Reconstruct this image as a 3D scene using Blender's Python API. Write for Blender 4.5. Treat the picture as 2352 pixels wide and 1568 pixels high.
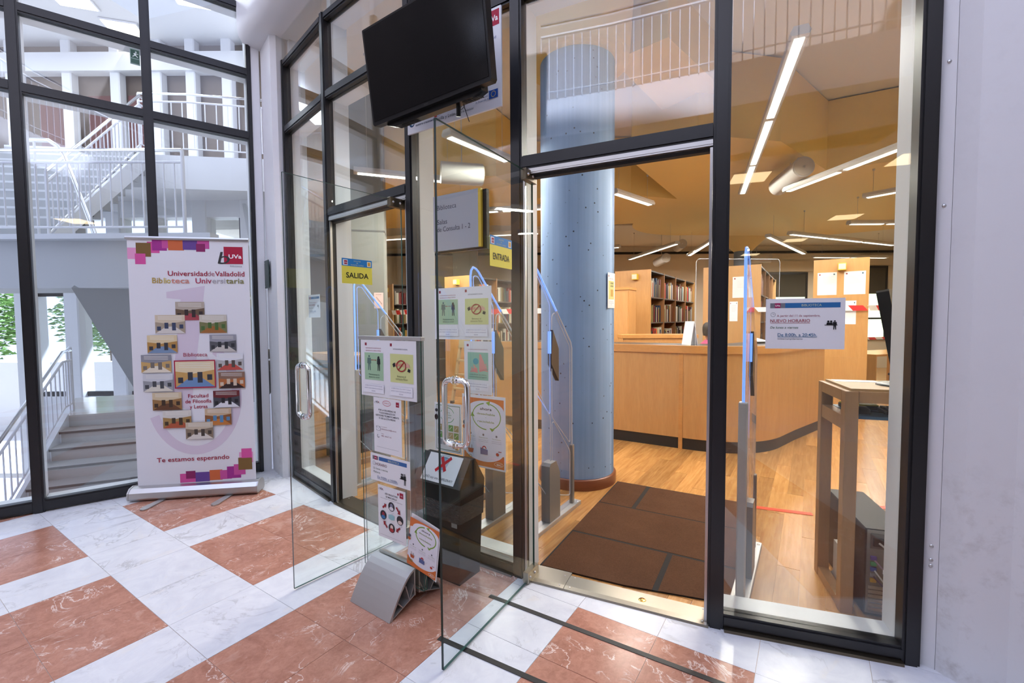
import bpy, math, random
from mathutils import Vector, Matrix
R = math.radians
rnd = random.Random(7)
for o in list(bpy.data.objects): bpy.data.objects.remove(o)
sc = bpy.context.scene
COL = sc.collection

# ------------------------------------------------------------------ camera
cam_d = bpy.data.cameras.new('camera'); cam_d.sensor_width = 36; cam_d.lens = 1045 / 2352 * 36
cam_d.clip_start = .02; cam_d.clip_end = 200
cam = bpy.data.objects.new('camera', cam_d); COL.objects.link(cam)
PITCH, ROLL = R(-2.7), R(-.4)
_f = Vector((0, math.cos(PITCH), math.sin(PITCH))); _r = Vector((1, 0, 0)); _u = _r.cross(_f)
_r2 = _r * math.cos(ROLL) + _u * math.sin(ROLL); _u2 = -_r * math.sin(ROLL) + _u * math.cos(ROLL)
cam.matrix_world = Matrix(((_r2.x, _u2.x, -_f.x, 0), (_r2.y, _u2.y, -_f.y, 0), (_r2.z, _u2.z, -_f.z, 1.5), (0, 0, 0, 1)))
sc.camera = cam

# ------------------------------------------------------------------ world, lights, exposure
w = bpy.data.worlds.new('daylight'); sc.world = w; w.use_nodes = True
bg = w.node_tree.nodes['Background']; bg.inputs[0].default_value = (.60, .68, 1.0, 1); bg.inputs[1].default_value = 2.4
sc.view_settings.view_transform = 'Standard'; sc.view_settings.look = 'None'
sc.view_settings.exposure = 0.0; sc.view_settings.gamma = 1; sc.view_settings.use_curve_mapping = False
sc.cycles.transparent_max_bounces = 40; sc.cycles.max_bounces = 9; sc.cycles.diffuse_bounces = 3
sc.cycles.glossy_bounces = 5; sc.cycles.sample_clamp_indirect = 6

sd_ = bpy.data.lights.new('sun', 'SUN'); sd_.energy = 26; sd_.angle = R(1.5); sd_.color = (.74, .80, 1)
sun = bpy.data.objects.new('sun', sd_); COL.objects.link(sun)          # falls through the roof light onto the gallery behind the viewer
sun.rotation_euler = Vector((-.35, -.45, -.82)).to_track_quat('-Z', 'Y').to_euler()
def area(name, loc, size, power, col=(1, 1, 1), rot=(0, 0, 0), sy=None):
    l = bpy.data.lights.new(name, 'AREA'); l.energy = power; l.color = col; l.size = size
    if sy: l.shape = 'RECTANGLE'; l.size_y = sy
    o = bpy.data.objects.new(name, l); o.location = loc; o.rotation_euler = rot; COL.objects.link(o); return o
WARM = (1, .95, .86)
for loc, pw in (((-7.5, 7.0, 8.1), 190), ((-11.2, 7.6, 7.6), 110)): area('hall_stand_in_light', loc, 1.8, pw, (.86, .92, 1))  # added area lamps standing in for the luminous ceiling panels of the hall

# ------------------------------------------------------------------ materials
MATS = {}
def mat(name, col, rough=.5, metal=0., spec=.5, emit=None, estr=0, coat=0):
    if name in MATS: return MATS[name]
    m = bpy.data.materials.new(name); m.use_nodes = True
    b = m.node_tree.nodes['Principled BSDF']
    b.inputs['Base Color'].default_value = (*col, 1); b.inputs['Roughness'].default_value = rough
    b.inputs['Metallic'].default_value = metal; b.inputs['Specular IOR Level'].default_value = spec
    b.inputs['Coat Weight'].default_value = coat
    if emit: b.inputs['Emission Color'].default_value = (*emit, 1); b.inputs['Emission Strength'].default_value = estr
    MATS[name] = m; return m
def hexc(h):
    h = h.lstrip('#'); c = [int(h[i:i + 2], 16) / 255 for i in (0, 2, 4)]
    return tuple(x / 12.92 if x <= .04045 else ((x + .055) / 1.055) ** 2.4 for x in c)
def ink(h): return mat('print_' + h, hexc(h), .55, spec=.3)
class NT:
    def __init__(s, m): s.t = m.node_tree; s.b = s.t.nodes['Principled BSDF']
    def n(s, typ, **kw):
        x = s.t.nodes.new(typ)
        for k, v in kw.items():
            if k in x.inputs.keys() if isinstance(k, str) else False: x.inputs[k].default_value = v
            else: setattr(x, k, v)
        return x
    def l(s, a, b): s.t.links.new(a, b)
    def coord(s, scale=(1, 1, 1), rnd_off=0, kind='Object', rot=(0, 0, 0)):
        tc = s.n('ShaderNodeTexCoord'); mp = s.n('ShaderNodeMapping'); mp.inputs['Scale'].default_value = scale
        mp.inputs['Rotation'].default_value = rot
        s.l(tc.outputs[kind], mp.inputs[0])
        if rnd_off:
            oi = s.n('ShaderNodeObjectInfo'); mu = s.n('ShaderNodeMath', operation='MULTIPLY'); mu.inputs[1].default_value = rnd_off
            s.l(oi.outputs['Random'], mu.inputs[0]); cx = s.n('ShaderNodeCombineXYZ')
            for i in range(3): s.l(mu.outputs[0], cx.inputs[i])
            s.l(cx.outputs[0], mp.inputs['Location'])
        return mp.outputs[0]
    def noise(s, vec, scale, detail=4, rough=.55, dist=0):
        x = s.n('ShaderNodeTexNoise'); x.inputs['Scale'].default_value = scale; x.inputs['Detail'].default_value = detail
        x.inputs['Roughness'].default_value = rough; x.inputs['Distortion'].default_value = dist; s.l(vec, x.inputs['Vector']); return x.outputs['Fac']
    def ramp(s, fac, stops):
        x = s.n('ShaderNodeValToRGB'); e = x.color_ramp.elements
        while len(e) < len(stops): e.new(.5)
        for el, (p, c) in zip(e, stops): el.position = p; el.color = (*c, 1)
        s.l(fac, x.inputs[0]); return x.outputs[0]
    def mix(s, fac, a, b, mode='MIX'):
        x = s.n('ShaderNodeMix', data_type='RGBA', blend_type=mode)
        for sock, v in ((x.inputs[0], fac), (x.inputs[6], a), (x.inputs[7], b)):
            if isinstance(v, (int, float)): sock.default_value = v
            elif isinstance(v, tuple): sock.default_value = (*v, 1)
            else: s.l(v, sock)
        return x.outputs[2]
    def bump(s, h, strength=.2, dist=.01):
        x = s.n('ShaderNodeBump'); x.inputs['Strength'].default_value = strength; x.inputs['Distance'].default_value = dist
        s.l(h, x.inputs['Height']); s.l(x.outputs[0], s.b.inputs['Normal'])

def marble(name, base, dark, vein, rough, veinw, vs, fine_mix, patch):
    m = mat(name, base, rough, spec=.22); t = NT(m)
    v = t.coord((1, 1, 1), 37.0)
    cloud = t.ramp(t.noise(v, 4.5, 7, .65, 1.6), ((.34, dark), (.6, base)))
    fine = t.noise(v, 34, 6, .75, .6)
    c = t.mix(fine_mix, cloud, t.ramp(fine, ((.36, dark), (.6, base))))
    c = t.mix(t.ramp(t.noise(v, 2.6, 4, .6, 2.2), ((.60, (0, 0, 0)), (.70, (.55, .55, .55)))), c, patch)
    mm = None
    for sc_, wd, br_, st in ((vs, veinw, .50, 1.0), (vs * 2.7, veinw * 1.2, .56, .75)):
        ve = t.noise(v, sc_, 6, .6, 1.3)
        vm = t.ramp(ve, ((.5 - wd, (0, 0, 0)), (.5, (st, st, st)), (.5 + wd, (0, 0, 0))))
        br = t.ramp(t.noise(v, sc_ * .9, 2), ((br_, (0, 0, 0)), (br_ + .09, (1, 1, 1))))
        c = t.mix(t.mix(1.0, vm, br, 'MULTIPLY'), c, vein)
    t.l(c, t.b.inputs['Base Color'])
    return m
M_PINK = marble('marble_pink', (.56, .275, .19), (.37, .155, .10), (.84, .68, .60), .2, .013, 3.4, .45, (.66, .42, .33))
M_WHITE = marble('marble_white', (.80, .80, .82), (.70, .70, .74), (.56, .55, .56), .2, .018, 1.7, .15, (.80, .76, .72))
M_GROUT = mat('grout', (.62, .52, .44), .8)
M_BLACK = mat('black_frame_paint', (.014, .014, .016), .34)
M_WP = mat('white_paint', (.80, .80, .82), .45)
M_WHITEB = mat('white_reveal', (.74, .74, .73), .5)
def smudged(name, base, dirt, lo):
    m = mat(name, base, .6); t = NT(m); v = t.coord()
    d = t.noise(v, 2.3, 8, .7, .6); sp = t.noise(v, 13, 4, .7)
    msk = t.ramp(t.mix(1, t.ramp(d, ((lo, (0, 0, 0)), (lo + .14, (1, 1, 1)))), t.ramp(sp, ((.48, (0, 0, 0)), (.66, (1, 1, 1)))), 'MULTIPLY'), ((0, (0, 0, 0)), (1, (.55, .55, .55))))
    sx = t.n('ShaderNodeSeparateXYZ'); t.l(v, sx.inputs[0])
    t.l(t.mix(t.mix(1, msk, t.ramp(sx.outputs[2], ((.25, (1, 1, 1)), (1.0, (.1, .1, .1)))), 'MULTIPLY'), base, dirt), t.b.inputs['Base Color']); return m
M_PLASTER = smudged('scuffed_white_plaster', (.80, .80, .82), (.40, .36, .33), .45)
M_SILVER = mat('brushed_aluminium', (.62, .61, .60), .32, 1)
M_ALUM = mat('satin_aluminium', (.52, .51, .50), .45, .75)
M_CHROME = mat('chrome', (.82, .82, .83), .07, 1)
M_STEEL = mat('worn_steel', (.42, .39, .33), .34, 1)
M_BRASS = mat('worn_brass', (.52, .43, .26), .3, 1)
M_BRASSD = mat('dark_bronze', (.16, .13, .09), .35, .9)
M_PAPER = mat('white_paper', (.86, .86, .88), .45, spec=.4)
M_BPL = mat('black_plastic', (.008, .008, .009), .3, spec=.25)
M_BIN = mat('black_bin_board', (.009, .0085, .008), .4, spec=.22)
M_SCREEN = mat('dark_screen', (.004, .004, .0045), .12, spec=.14)
M_RUB = mat('black_rubber', (.02, .02, .02), .7)

def glassmat(name, tint, r0=.045, k=.9):
    m = bpy.data.materials.new(name); m.use_nodes = True; t = m.node_tree; t.nodes.clear()
    out = t.nodes.new('ShaderNodeOutputMaterial'); mx = t.nodes.new('ShaderNodeMixShader')
    tr = t.nodes.new('ShaderNodeBsdfTransparent'); tr.inputs[0].default_value = (*tint, 1)
    gl = t.nodes.new('ShaderNodeBsdfGlossy'); gl.inputs['Roughness'].default_value = 0.0; gl.inputs['Color'].default_value = (1, 1, 1, 1)
    lw = t.nodes.new('ShaderNodeLayerWeight'); lw.inputs[0].default_value = .5
    po = t.nodes.new('ShaderNodeMath'); po.operation = 'POWER'; po.inputs[1].default_value = 5
    ma = t.nodes.new('ShaderNodeMath'); ma.operation = 'MULTIPLY_ADD'; ma.inputs[1].default_value = k; ma.inputs[2].default_value = r0
    L = t.links.new
    L(lw.outputs['Facing'], po.inputs[0]); L(po.outputs[0], ma.inputs[0]); L(ma.outputs[0], mx.inputs[0])
    L(tr.outputs[0], mx.inputs[1]); L(gl.outputs[0], mx.inputs[2]); L(mx.outputs[0], out.inputs[0]); MATS[name] = m
    return m
M_GLASS = glassmat('clear_glass', (.965, .985, .98), .068, .88)
M_LEAF = glassmat('door_leaf_glass', (.955, .985, .975), .04)
M_ACRYL = glassmat('acrylic_panel', (.93, .94, .97), .035)
M_GEDGE = mat('dark_green_glass_edge', (.01, .03, .026), .15)
M_GEDGE2 = mat('green_glass_edge', (.02, .09, .07), .4, spec=.3)

def wood(name, base, dark, scale=(1, 1, 1), rough=.35, fine=30, rnd_off=11., coat=0):
    m = mat(name, base, rough, coat=coat); t = NT(m)
    v = t.coord(scale, rnd_off)
    c = t.ramp(t.noise(v, 4, 5, .6, .8), ((.3, dark), (.68, base)))
    g = t.ramp(t.noise(v, fine, 3, .5), ((.3, tuple(x * .82 for x in base)), (.7, base)))
    t.l(t.mix(.4, c, g), t.b.inputs['Base Color']); return m
M_BEECH = wood('beech_veneer', (.60, .33, .125), (.50, .25, .085), (3, 3, .35), .32)
M_BEECHH = wood('beech_rail', (.62, .31, .10), (.52, .24, .07), (1, 1, 3), .28)
M_OAK = wood('table_wood', (.40, .23, .11), (.31, .165, .07), (3, 3, .5), .38)
M_DARKW = wood('dark_wood', (.10, .045, .022), (.06, .025, .012), (3, 3, .5), .35)
M_SHELF = wood('shelf_wood', (.36, .17, .065), (.26, .11, .04), (3, 3, .5), .4)
# floor planks: one tone for each board
M_PLANK = mat('parquet', (.5, .26, .09), .26); t = NT(M_PLANK)
v = t.coord((.6, 7, 1), 23.)
g = t.ramp(t.noise(v, 5, 6, .6, .5), ((.3, (.38, .175, .05)), (.7, (.56, .30, .105))))
oi = t.n('ShaderNodeObjectInfo')
tone = t.ramp(oi.outputs['Random'], ((0, (.66, .64, .62)), (.45, (.95, .92, .88)), (1, (1.12, 1.10, 1.08))))
t.l(t.mix(1, g, tone, 'MULTIPLY'), t.b.inputs['Base Color'])
# speckled blue column
M_BLUE = mat('blue_concrete_paint', (.26, .41, .66), .55); t = NT(M_BLUE)
v = t.coord(); vo = t.n('ShaderNodeTexVoronoi'); vo.inputs['Scale'].default_value = 15; t.l(v, vo.inputs['Vector'])
pit = t.ramp(vo.outputs['Distance'], ((.085, (1, 1, 1)), (.12, (0, 0, 0))))
gate = t.ramp(t.noise(v, 7, 2), ((.46, (0, 0, 0)), (.5, (1, 1, 1))))
v2 = t.coord((14, 14, .25)); ln = t.ramp(t.noise(v2, 2, 3), ((.35, (.215, .355, .59)), (.65, (.285, .44, .69))))
cl = t.mix(.35, ln, t.ramp(t.noise(v, 2.5, 4), ((.35, (.225, .37, .60)), (.65, (.29, .45, .71)))))
t.l(t.mix(t.mix(1, pit, gate, 'MULTIPLY'), cl, (.02, .025, .04)), t.b.inputs['Base Color'])
M_YEL = mat('ochre_ceiling_paint', (.80, .59, .23), .6)
M_CREAM = mat('cream_paint', (.76, .71, .62), .65)
M_CREAMW = mat('cream_wall_paint', (.70, .60, .45), .65)
M_CONC = mat('grey_concrete', (.23, .235, .22), .65)
M_CARP = mat('brown_carpet', (.088, .040, .020), .95, spec=.1); t = NT(M_CARP)
v = t.coord(); c = t.ramp(t.noise(v, 160, 3, .7), ((.3, (.055, .025, .013)), (.72, (.125, .06, .032))))
t.l(t.mix(.5, c, t.ramp(t.noise(v, 4, 4), ((.3, (.075, .034, .018)), (.7, (.105, .05, .026))))), t.b.inputs['Base Color']); t.bump(t.noise(v, 220, 2), .5, .004)
M_CARPL = mat('black_joint_strip', (.012, .01, .009), .9)

# ------------------------------------------------------------------ mesh helpers
class MB:
    def __init__(s): s.v = []; s.f = []; s.m = []; s.sm = []
    def add(s, vs, fs, m=0, smooth=False, M=None):
        k = len(s.v); s.v += [tuple(M @ Vector(p)) if M else tuple(p) for p in vs]
        s.f += [tuple(i + k for i in f) for f in fs]; s.m += [m] * len(fs); s.sm += [smooth] * len(fs); return s
    def box(s, x0, x1, y0, y1, z0, z1, m=0, M=None):
        return s.add([(x0, y0, z0), (x1, y0, z0), (x1, y1, z0), (x0, y1, z0), (x0, y0, z1), (x1, y0, z1), (x1, y1, z1), (x0, y1, z1)],
                     [(0, 3, 2, 1), (4, 5, 6, 7), (0, 1, 5, 4), (1, 2, 6, 5), (2, 3, 7, 6), (3, 0, 4, 7)], m, False, M)
    def cbox(s, x0, x1, y0, y1, z0, z1, c, m=0, M=None):      # box with chamfered vertical and top edges
        pts = [(x0 + c, y0), (x1 - c, y0), (x1, y0 + c), (x1, y1 - c), (x1 - c, y1), (x0 + c, y1), (x0, y1 - c), (x0, y0 + c)]
        inn = [(min(max(x, x0 + c), x1 - c), min(max(y, y0 + c), y1 - c)) for x, y in pts]
        vs = [(x, y, z0) for x, y in pts] + [(x, y, z1 - c) for x, y in pts] + [((x + a) / 2, (y + b) / 2, z1) for (x, y), (a, b) in zip(pts, inn)]
        fs = [tuple(range(7, -1, -1)), tuple(range(16, 24))]
        for r in (0, 8):
            for i in range(8): j = (i + 1) % 8; fs.append((r + i, r + j, r + 8 + j, r + 8 + i))
        return s.add(vs, fs, m, False, M)
    def prism(s, pts, z0, z1, m=0, M=None, smooth=False):
        n = len(pts); a = sum(pts[i][0] * pts[(i + 1) % n][1] - pts[(i + 1) % n][0] * pts[i][1] for i in range(n))
        if a < 0: pts = pts[::-1]
        s.add([(x, y, z0) for x, y in pts] + [(x, y, z1) for x, y in pts], [tuple(range(n - 1, -1, -1)), tuple(range(n, 2 * n))], m, False, M)
        return s.add([(x, y, z0) for x, y in pts] + [(x, y, z1) for x, y in pts], [(i, (i + 1) % n, n + (i + 1) % n, n + i) for i in range(n)], m, smooth, M)
    def prism_x(s, pts, x0, x1, m=0, M=None):                 # profile in (y, z) pushed along x
        return s.prism(pts, x0, x1, m, (M or Matrix()) @ Matrix(((0, 0, 1, 0), (1, 0, 0, 0), (0, 1, 0, 0), (0, 0, 0, 1))))
    def prism_y(s, pts, y0, y1, m=0, M=None):                 # profile in (x, z) pushed along y
        return s.prism(pts, -y1, -y0, m, (M or Matrix()) @ Matrix(((1, 0, 0, 0), (0, 0, -1, 0), (0, 1, 0, 0), (0, 0, 0, 1))))
    def tube(s, pts, r, n=8, m=0, closed=False, M=None):
        P = [Vector(p) for p in pts]; N = len(P); vs = []; fs = []
        t0 = (P[1] - P[0]).normalized(); up = Vector((0, 0, 1)) if abs(t0.z) < .9 else Vector((1, 0, 0))
        nx = t0.cross(up).normalized()
        for i in range(N):
            a = P[(i - 1) % N] if (closed or i > 0) else P[i]; b = P[(i + 1) % N] if (closed or i < N - 1) else P[i]
            t = (b - a).normalized(); nx = (nx - t * nx.dot(t)).normalized(); ny = t.cross(nx)
            rr = r[i] if isinstance(r, (list, tuple)) else r
            vs += [tuple(P[i] + (nx * math.cos(2 * math.pi * k / n) + ny * math.sin(2 * math.pi * k / n)) * rr) for k in range(n)]
        for i in range(N if closed else N - 1):
            j = (i + 1) % N
            fs += [(i * n + k, i * n + (k + 1) % n, j * n + (k + 1) % n, j * n + k) for k in range(n)]
        s.add(vs, fs, m, True, M)
        if not closed:
            s.add(vs[:n], [tuple(range(n - 1, -1, -1))], m, False, M); s.add(vs[-n:], [tuple(range(n))], m, False, M)
        return s
    def lathe(s, prof, n=32, m=0, M=None, a0=0, a1=2 * math.pi):
        full = abs(a1 - a0 - 2 * math.pi) < 1e-6; k = n if full else n + 1; vs = []; fs = []
        for r, z in prof:
            vs += [(r * math.cos(a0 + (a1 - a0) * i / n), r * math.sin(a0 + (a1 - a0) * i / n), z) for i in range(k)]
        for j in range(len(prof) - 1):
            for i in range(n):
                i2 = (i + 1) % k; fs.append((j * k + i, j * k + i2, (j + 1) * k + i2, (j + 1) * k + i))
        return s.add(vs, fs, m, True, M)
    def disc(s, cx, cz, rx, rz, y, n=24, m=0, a0=0, a1=2 * math.pi):      # facing -y
        return s.add([(cx + rx * math.cos(a0 + (a1 - a0) * i / n), y, cz + rz * math.sin(a0 + (a1 - a0) * i / n)) for i in range(n)], [tuple(range(n))], m)
    def mesh(s, name, mats):
        me = bpy.data.meshes.new(name); me.from_pydata(s.v, [], s.f)
        for m in (mats if isinstance(mats, (list, tuple)) else [mats]): me.materials.append(m)
        me.polygons.foreach_set('material_index', s.m); me.polygons.foreach_set('use_smooth', s.sm); me.update(); return me
    def build(s, name, mats, parent=None, loc=(0, 0, 0), rotz=0):
        return link(name, s.mesh(name, mats), parent, loc, rotz)
def link(name, data, parent=None, loc=(0, 0, 0), rotz=0):
    o = bpy.data.objects.new(name, data); COL.objects.link(o); o.parent = parent; o.location = loc; o.rotation_euler[2] = rotz; return o
def tag(o, label=None, cat=None, group=None, kind=None):
    for k, vv in (('label', label), ('category', cat), ('group', group), ('kind', kind)):
        if vv: o[k] = vv
    return o
def thing(name, label, cat, loc=(0, 0, 0), rotz=0, group=None, kind=None):
    return tag(link(name, None, None, loc, rotz), label, cat, group, kind)
def struct(name, mb, m, label=None):
    return tag(mb.build(name, m), label, None, None, 'structure')
def copy_tree(o, parent=None):
    c = o.copy(); COL.objects.link(c); c.parent = parent
    for ch in list(o.children): copy_tree(ch, c)
    return c
# lettering and flat print, all in (x, z) facing -y
_TX = {}
def text_mesh(s, bold=0, res=3):
    k = (s, bold)
    if k not in _TX:
        cu = bpy.data.curves.new('t', 'FONT'); cu.body = s; cu.size = 1; cu.resolution_u = res; cu.offset = bold
        ob = bpy.data.objects.new('t', cu); COL.objects.link(ob)
        me = bpy.data.meshes.new_from_object(ob.evaluated_get(bpy.context.evaluated_depsgraph_get()))
        _TX[k] = ([tuple(q.co) for q in me.vertices], [tuple(p.vertices) for p in me.polygons])
        bpy.data.objects.remove(ob); bpy.data.curves.remove(cu); bpy.data.meshes.remove(me)
    return _TX[k]
def put_text(mb, s, x, z, cap, y=-.001, m=0, align='l', width=None, bold=0, shear=0, aspect=1.):
    vs, fs = text_mesh(s, bold)
    if not vs: return
    x0 = min(p[0] for p in vs); x1 = max(p[0] for p in vs); k = cap / .70; kx = k * aspect
    if width: kx = width / (x1 - x0)
    W = (x1 - x0) * kx; off = {'l': 0, 'c': -W / 2, 'r': -W}[align]
    mb.add([(x + off + (p[0] - x0) * kx + shear * p[1] * k, y, z + p[1] * k) for p in vs], fs, m)
class Print:                                   # parts of a printed sheet, in fractions of its width and height
    def __init__(s, parent, w, h, y=-.0012): s.p = parent; s.w = w; s.h = h; s.y = y; s.parts = {}; s.k = 0
    def _mb(s, part, col):
        if part in ('lettering', 'coloured_square', 'header_lettering', 'logo_lettering', 'pictogram', 'icon'): part = (part, s.k)
        d = s.parts.setdefault(part, (MB(), []))
        if col not in d[1]: d[1].append(col)
        s.k += 1; return d[0], d[1].index(col), s.y - .00008 * s.k
    def rect(s, part, x, z, w, h, col):
        mb, m, y = s._mb(part, col); X, Z, W, H = x * s.w, z * s.h, w * s.w, h * s.h
        mb.add([(X, y, Z), (X + W, y, Z), (X + W, y, Z + H), (X, y, Z + H)], [(0, 1, 2, 3)], m); return s
    def poly(s, part, pts, col):
        mb, m, y = s._mb(part, col); mb.add([(x * s.w, y, z * s.h) for x, z in pts], [tuple(range(len(pts)))], m); return s
    def disc(s, part, x, z, rx, rz, col, n=20):
        mb, m, y = s._mb(part, col); mb.disc(x * s.w, z * s.h, rx * s.w, rz * s.h, y, n, m); return s
    def ring(s, part, x, z, rx, rz, th, col, a0=0, a1=360, n=28):
        mb, m, y = s._mb(part, col); vs = []; fs = []
        for i in range(n + 1):
            a = R(a0 + (a1 - a0) * i / n); c, q = math.cos(a), math.sin(a)
            vs += [(x * s.w + (rx * s.w - th) * c, y, z * s.h + (rz * s.h - th) * q), (x * s.w + rx * s.w * c, y, z * s.h + rz * s.h * q)]
        fs = [(2 * i, 2 * i + 1, 2 * i + 3, 2 * i + 2) for i in range(n)]
        mb.add(vs, fs, m); return s
    def line(s, part, x0, z0, x1, z1, th, col):
        mb, m, y = s._mb(part, col); a = Vector((x0 * s.w, z0 * s.h)); b = Vector((x1 * s.w, z1 * s.h)); d = (b - a).normalized() * th / 2; n = Vector((-d.y, d.x))
        mb.add([(p.x, y, p.y) for p in (a - n, b - n, b + n, a + n)], [(0, 1, 2, 3)], m); return s
    def text(s, part, st, x, z, cap, col, align='l', width=None, bold=0, shear=0, aspect=1.):
        mb, m, y = s._mb(part, col)
        put_text(mb, st, x * s.w, z * s.h, cap * s.h, y, m, align, width * s.w if width else None, bold, shear, aspect); return s
    def done(s):
        for part, (mb, cols) in s.parts.items(): mb.build(part if isinstance(part, str) else part[0], [ink(c) for c in cols], s.p)
def sheet(name, label, loc, rotz, w, h, group=None, cat='notice', curl=0, m=None):
    o = thing(name, label, cat, loc, rotz, group); n = 8; vs = []
    mb = MB()
    if curl:
        for i in range(n + 1):
            x = w * i / n; y = -curl * (i / n) ** 2
            vs += [(x, y, 0), (x, y, h), (x, y + .0008, h), (x, y + .0008, 0)]
        fs = [(4 * i + a, 4 * i + 4 + a, 4 * i + 4 + (a + 1) % 4, 4 * i + (a + 1) % 4) for i in range(n) for a in range(4)]
        mb.add(vs, [f[::-1] for f in fs], 0)
    else: mb.box(0, w, -.001, 0, 0, h)
    mb.build('paper', m or M_PAPER, o)
    return o, Print(o, w, h, -.0012)
# ------------------------------------------------------------------ plan of the place (metres)
FP = [Vector(p) for p in ((-2.128, 4.407), (-1.469, 3.738), (-.652, 3.068), (.047, 2.618), (.990, 2.176), (1.75, 1.92))]   # drum facade, left to right
LA, LB = Vector((-3.735, 3.593)), Vector((-2.521, 4.532))                                                                # stair-hall glazing
LD = (LB - LA).normalized(); LANG = math.atan2(LD.y, LD.x); LEN = (LB - LA).length
def seg(i):
    d = FP[i + 1] - FP[i]; return FP[i], math.atan2(d.y, d.x), d.length
def onseg(i, s, off=0, z=0):
    p, a, L = seg(i); return (p.x + math.cos(a) * s - math.sin(a) * off, p.y + math.sin(a) * s + math.cos(a) * off, z)
def clip(poly, p, n):                          # keep the side where (q-p).n >= 0
    out = []
    for i in range(len(poly)):
        a, b = poly[i], poly[(i + 1) % len(poly)]; da = (a - p).dot(n); db = (b - p).dot(n)
        if da >= 0: out.append(a)
        if da * db < 0: out.append(a + (b - a) * (da / (da - db)))
    return out
TH = R(56.6); EA = Vector((math.cos(TH), math.sin(TH))); EB = Vector((math.sin(TH), -math.cos(TH)))
O2 = Vector((-2.17, 2.979)); TS = .41

# ------------------------------------------------------------------ foyer floor of marble tiles
fl = struct('floor', MB().prism([(p.x, p.y) for p in clip([Vector(q) for q in ((-7.6, -9), (5.2, -9), (5.2, 4.62), (-7.6, 4.62))], LA, Vector((LD.y, -LD.x)))], -.08, -.0025), M_GROUT, 'polished foyer floor of white and salmon pink marble tiles')
LN = Vector((LD.y, -LD.x))
tile_cache = {}
def is_pink(a, b):
    if b >= 3: return b % 3 != 2 and a <= (2 if b < 5 else 1)
    return b % 3 != 2 and (a % 3 != 2 if a < 2 else False) and a <= 1
LIBN = [Vector((math.sin(seg(i)[1]), -math.cos(seg(i)[1]))) for i in range(5)]   # outward (foyer side)
def inside_lib(p): return all((p - FP[i]).dot(LIBN[i]) < 0 for i in range(5))
RW = [Vector((1.80, 1.90)), Vector((1.812, 1.80)), Vector((3.0, -1.2))]
for a in range(-10, 7):
    for b in range(-7, 11):
        q = [O2 + EA * (TS * (a + i)) + EB * (TS * (b + j)) for i, j in ((0, 0), (0, 1), (1, 1), (1, 0))]
        c = (q[0] + q[2]) / 2
        if c.y < -2.2 or c.x < -5.6 or c.x > 3.2: continue
        if all(inside_lib(p) for p in q): continue
        poly = clip(q, LA, LN)
        if len(poly) < 3: continue
        loc = [p - c for p in poly]; g = .0016
        full = len(poly) == 4 and all((x - y).length < 1e-6 for x, y in zip(poly, q))
        pk = is_pink(a, b); key = (pk, full)
        mm = M_PINK if pk else M_WHITE
        dz = rnd.uniform(-.0003, .0003)
        if full and key in tile_cache: me = tile_cache[key]
        else:
            s = [p * (1 - g / (.29)) for p in loc]; mb = MB(); mb.prism([(p.x, p.y) for p in s], -.022, 0)
            me = mb.mesh('tile', mm)
            if full: tile_cache[key] = me
        link('tile', me, fl, (c.x, c.y, dz))
# black tape lines on the floor
for nm, p0, p1, lb in (('floor_tape', (-.131, 2.411), (.93, 1.752), 'black tape strip on the floor nearest the door threshold'),
                       ('floor_tape', (-.356, 2.084), (.30, 1.702), 'black tape strip on the floor at the bottom edge, farther from the door')):
    a = Vector(p0); b = Vector(p1); d = (b - a); ang = math.atan2(d.y, d.x)
    mb = MB(); n = 10
    for i in range(n): mb.box(d.length * i / n, d.length * (i + 1) / n, -.0135, .0135, .0002, .0022)
    tag(mb.build(nm, mat('black_tape', (.02, .018, .018), .5), None, (a.x, a.y, .0006), ang), lb, 'tape')

# ------------------------------------------------------------------ library floor of wooden planks
libpoly = [Vector((FP[0].x, FP[0].y))] + FP[1:] + [Vector((2.9, 1.55)), Vector((15, 13.6)), Vector((-7, 13.6))]
lf = struct('floor_library', MB().prism([(p.x, p.y) for p in libpoly], -.06, -.0165), mat('subfloor', (.12, .06, .025), .7), 'library floor of orange brown wooden planks')
PW, PLN = .118, 1.35
far = MB(); count = 0; near = []
for j in range(-60, 90):
    for i in range(-3, 12):
        off = (j * .37 % 1) * PLN
        base = O2 + EA * (i * PLN + off) + EB * (j * PW)
        q = [base, base + EB * PW, base + EB * PW + EA * PLN, base + EA * PLN]
        c = (q[0] + q[2]) / 2
        if c.y > 14 or c.y < 1: continue
        poly = q
        for k in range(5): 
            poly = clip(poly, FP[k] - LIBN[k] * .07, -LIBN[k])
            if len(poly) < 3: break
        if len(poly) < 3: continue
        poly = clip(poly, Vector((15, 13.6)), Vector((0, -1)))
        if len(poly) < 3: continue
        poly = clip(poly, Vector((2.9, 1.6)), Vector((-.69, .724))) if len(poly) > 2 else poly
        poly = clip(poly, FP[0], Vector((.884, .468))) if len(poly) > 2 else poly
        if len(poly) < 3: continue
        c = sum(poly, Vector((0, 0))) / len(poly)
        vis = -.42 < c.x / c.y < 1.0
        near.append((c.length if vis else c.length + 20, poly, c))
near.sort(key=lambda t: t[0])
pm = {}
for k, (d, poly, c) in enumerate(near):
    if k < 290:
        loc = [(p - c) for p in poly]; loc = [p - p.normalized() * .0019 for p in loc]
        ca, sa = math.cos(-TH), math.sin(-TH)
        loc = [(p.x * ca - p.y * sa, p.x * sa + p.y * ca) for p in loc]
        o = MB().prism(loc, -.0165, .005).build('plank', M_PLANK, lf, (c.x, c.y, rnd.uniform(-.0004, .0004)), TH)
    else:
        loc = [(p.x, p.y) for p in poly]; far.prism(loc, -.0165, .005)
o = far.build('plank', M_PLANK, lf); o['kind'] = 'stuff'

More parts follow.
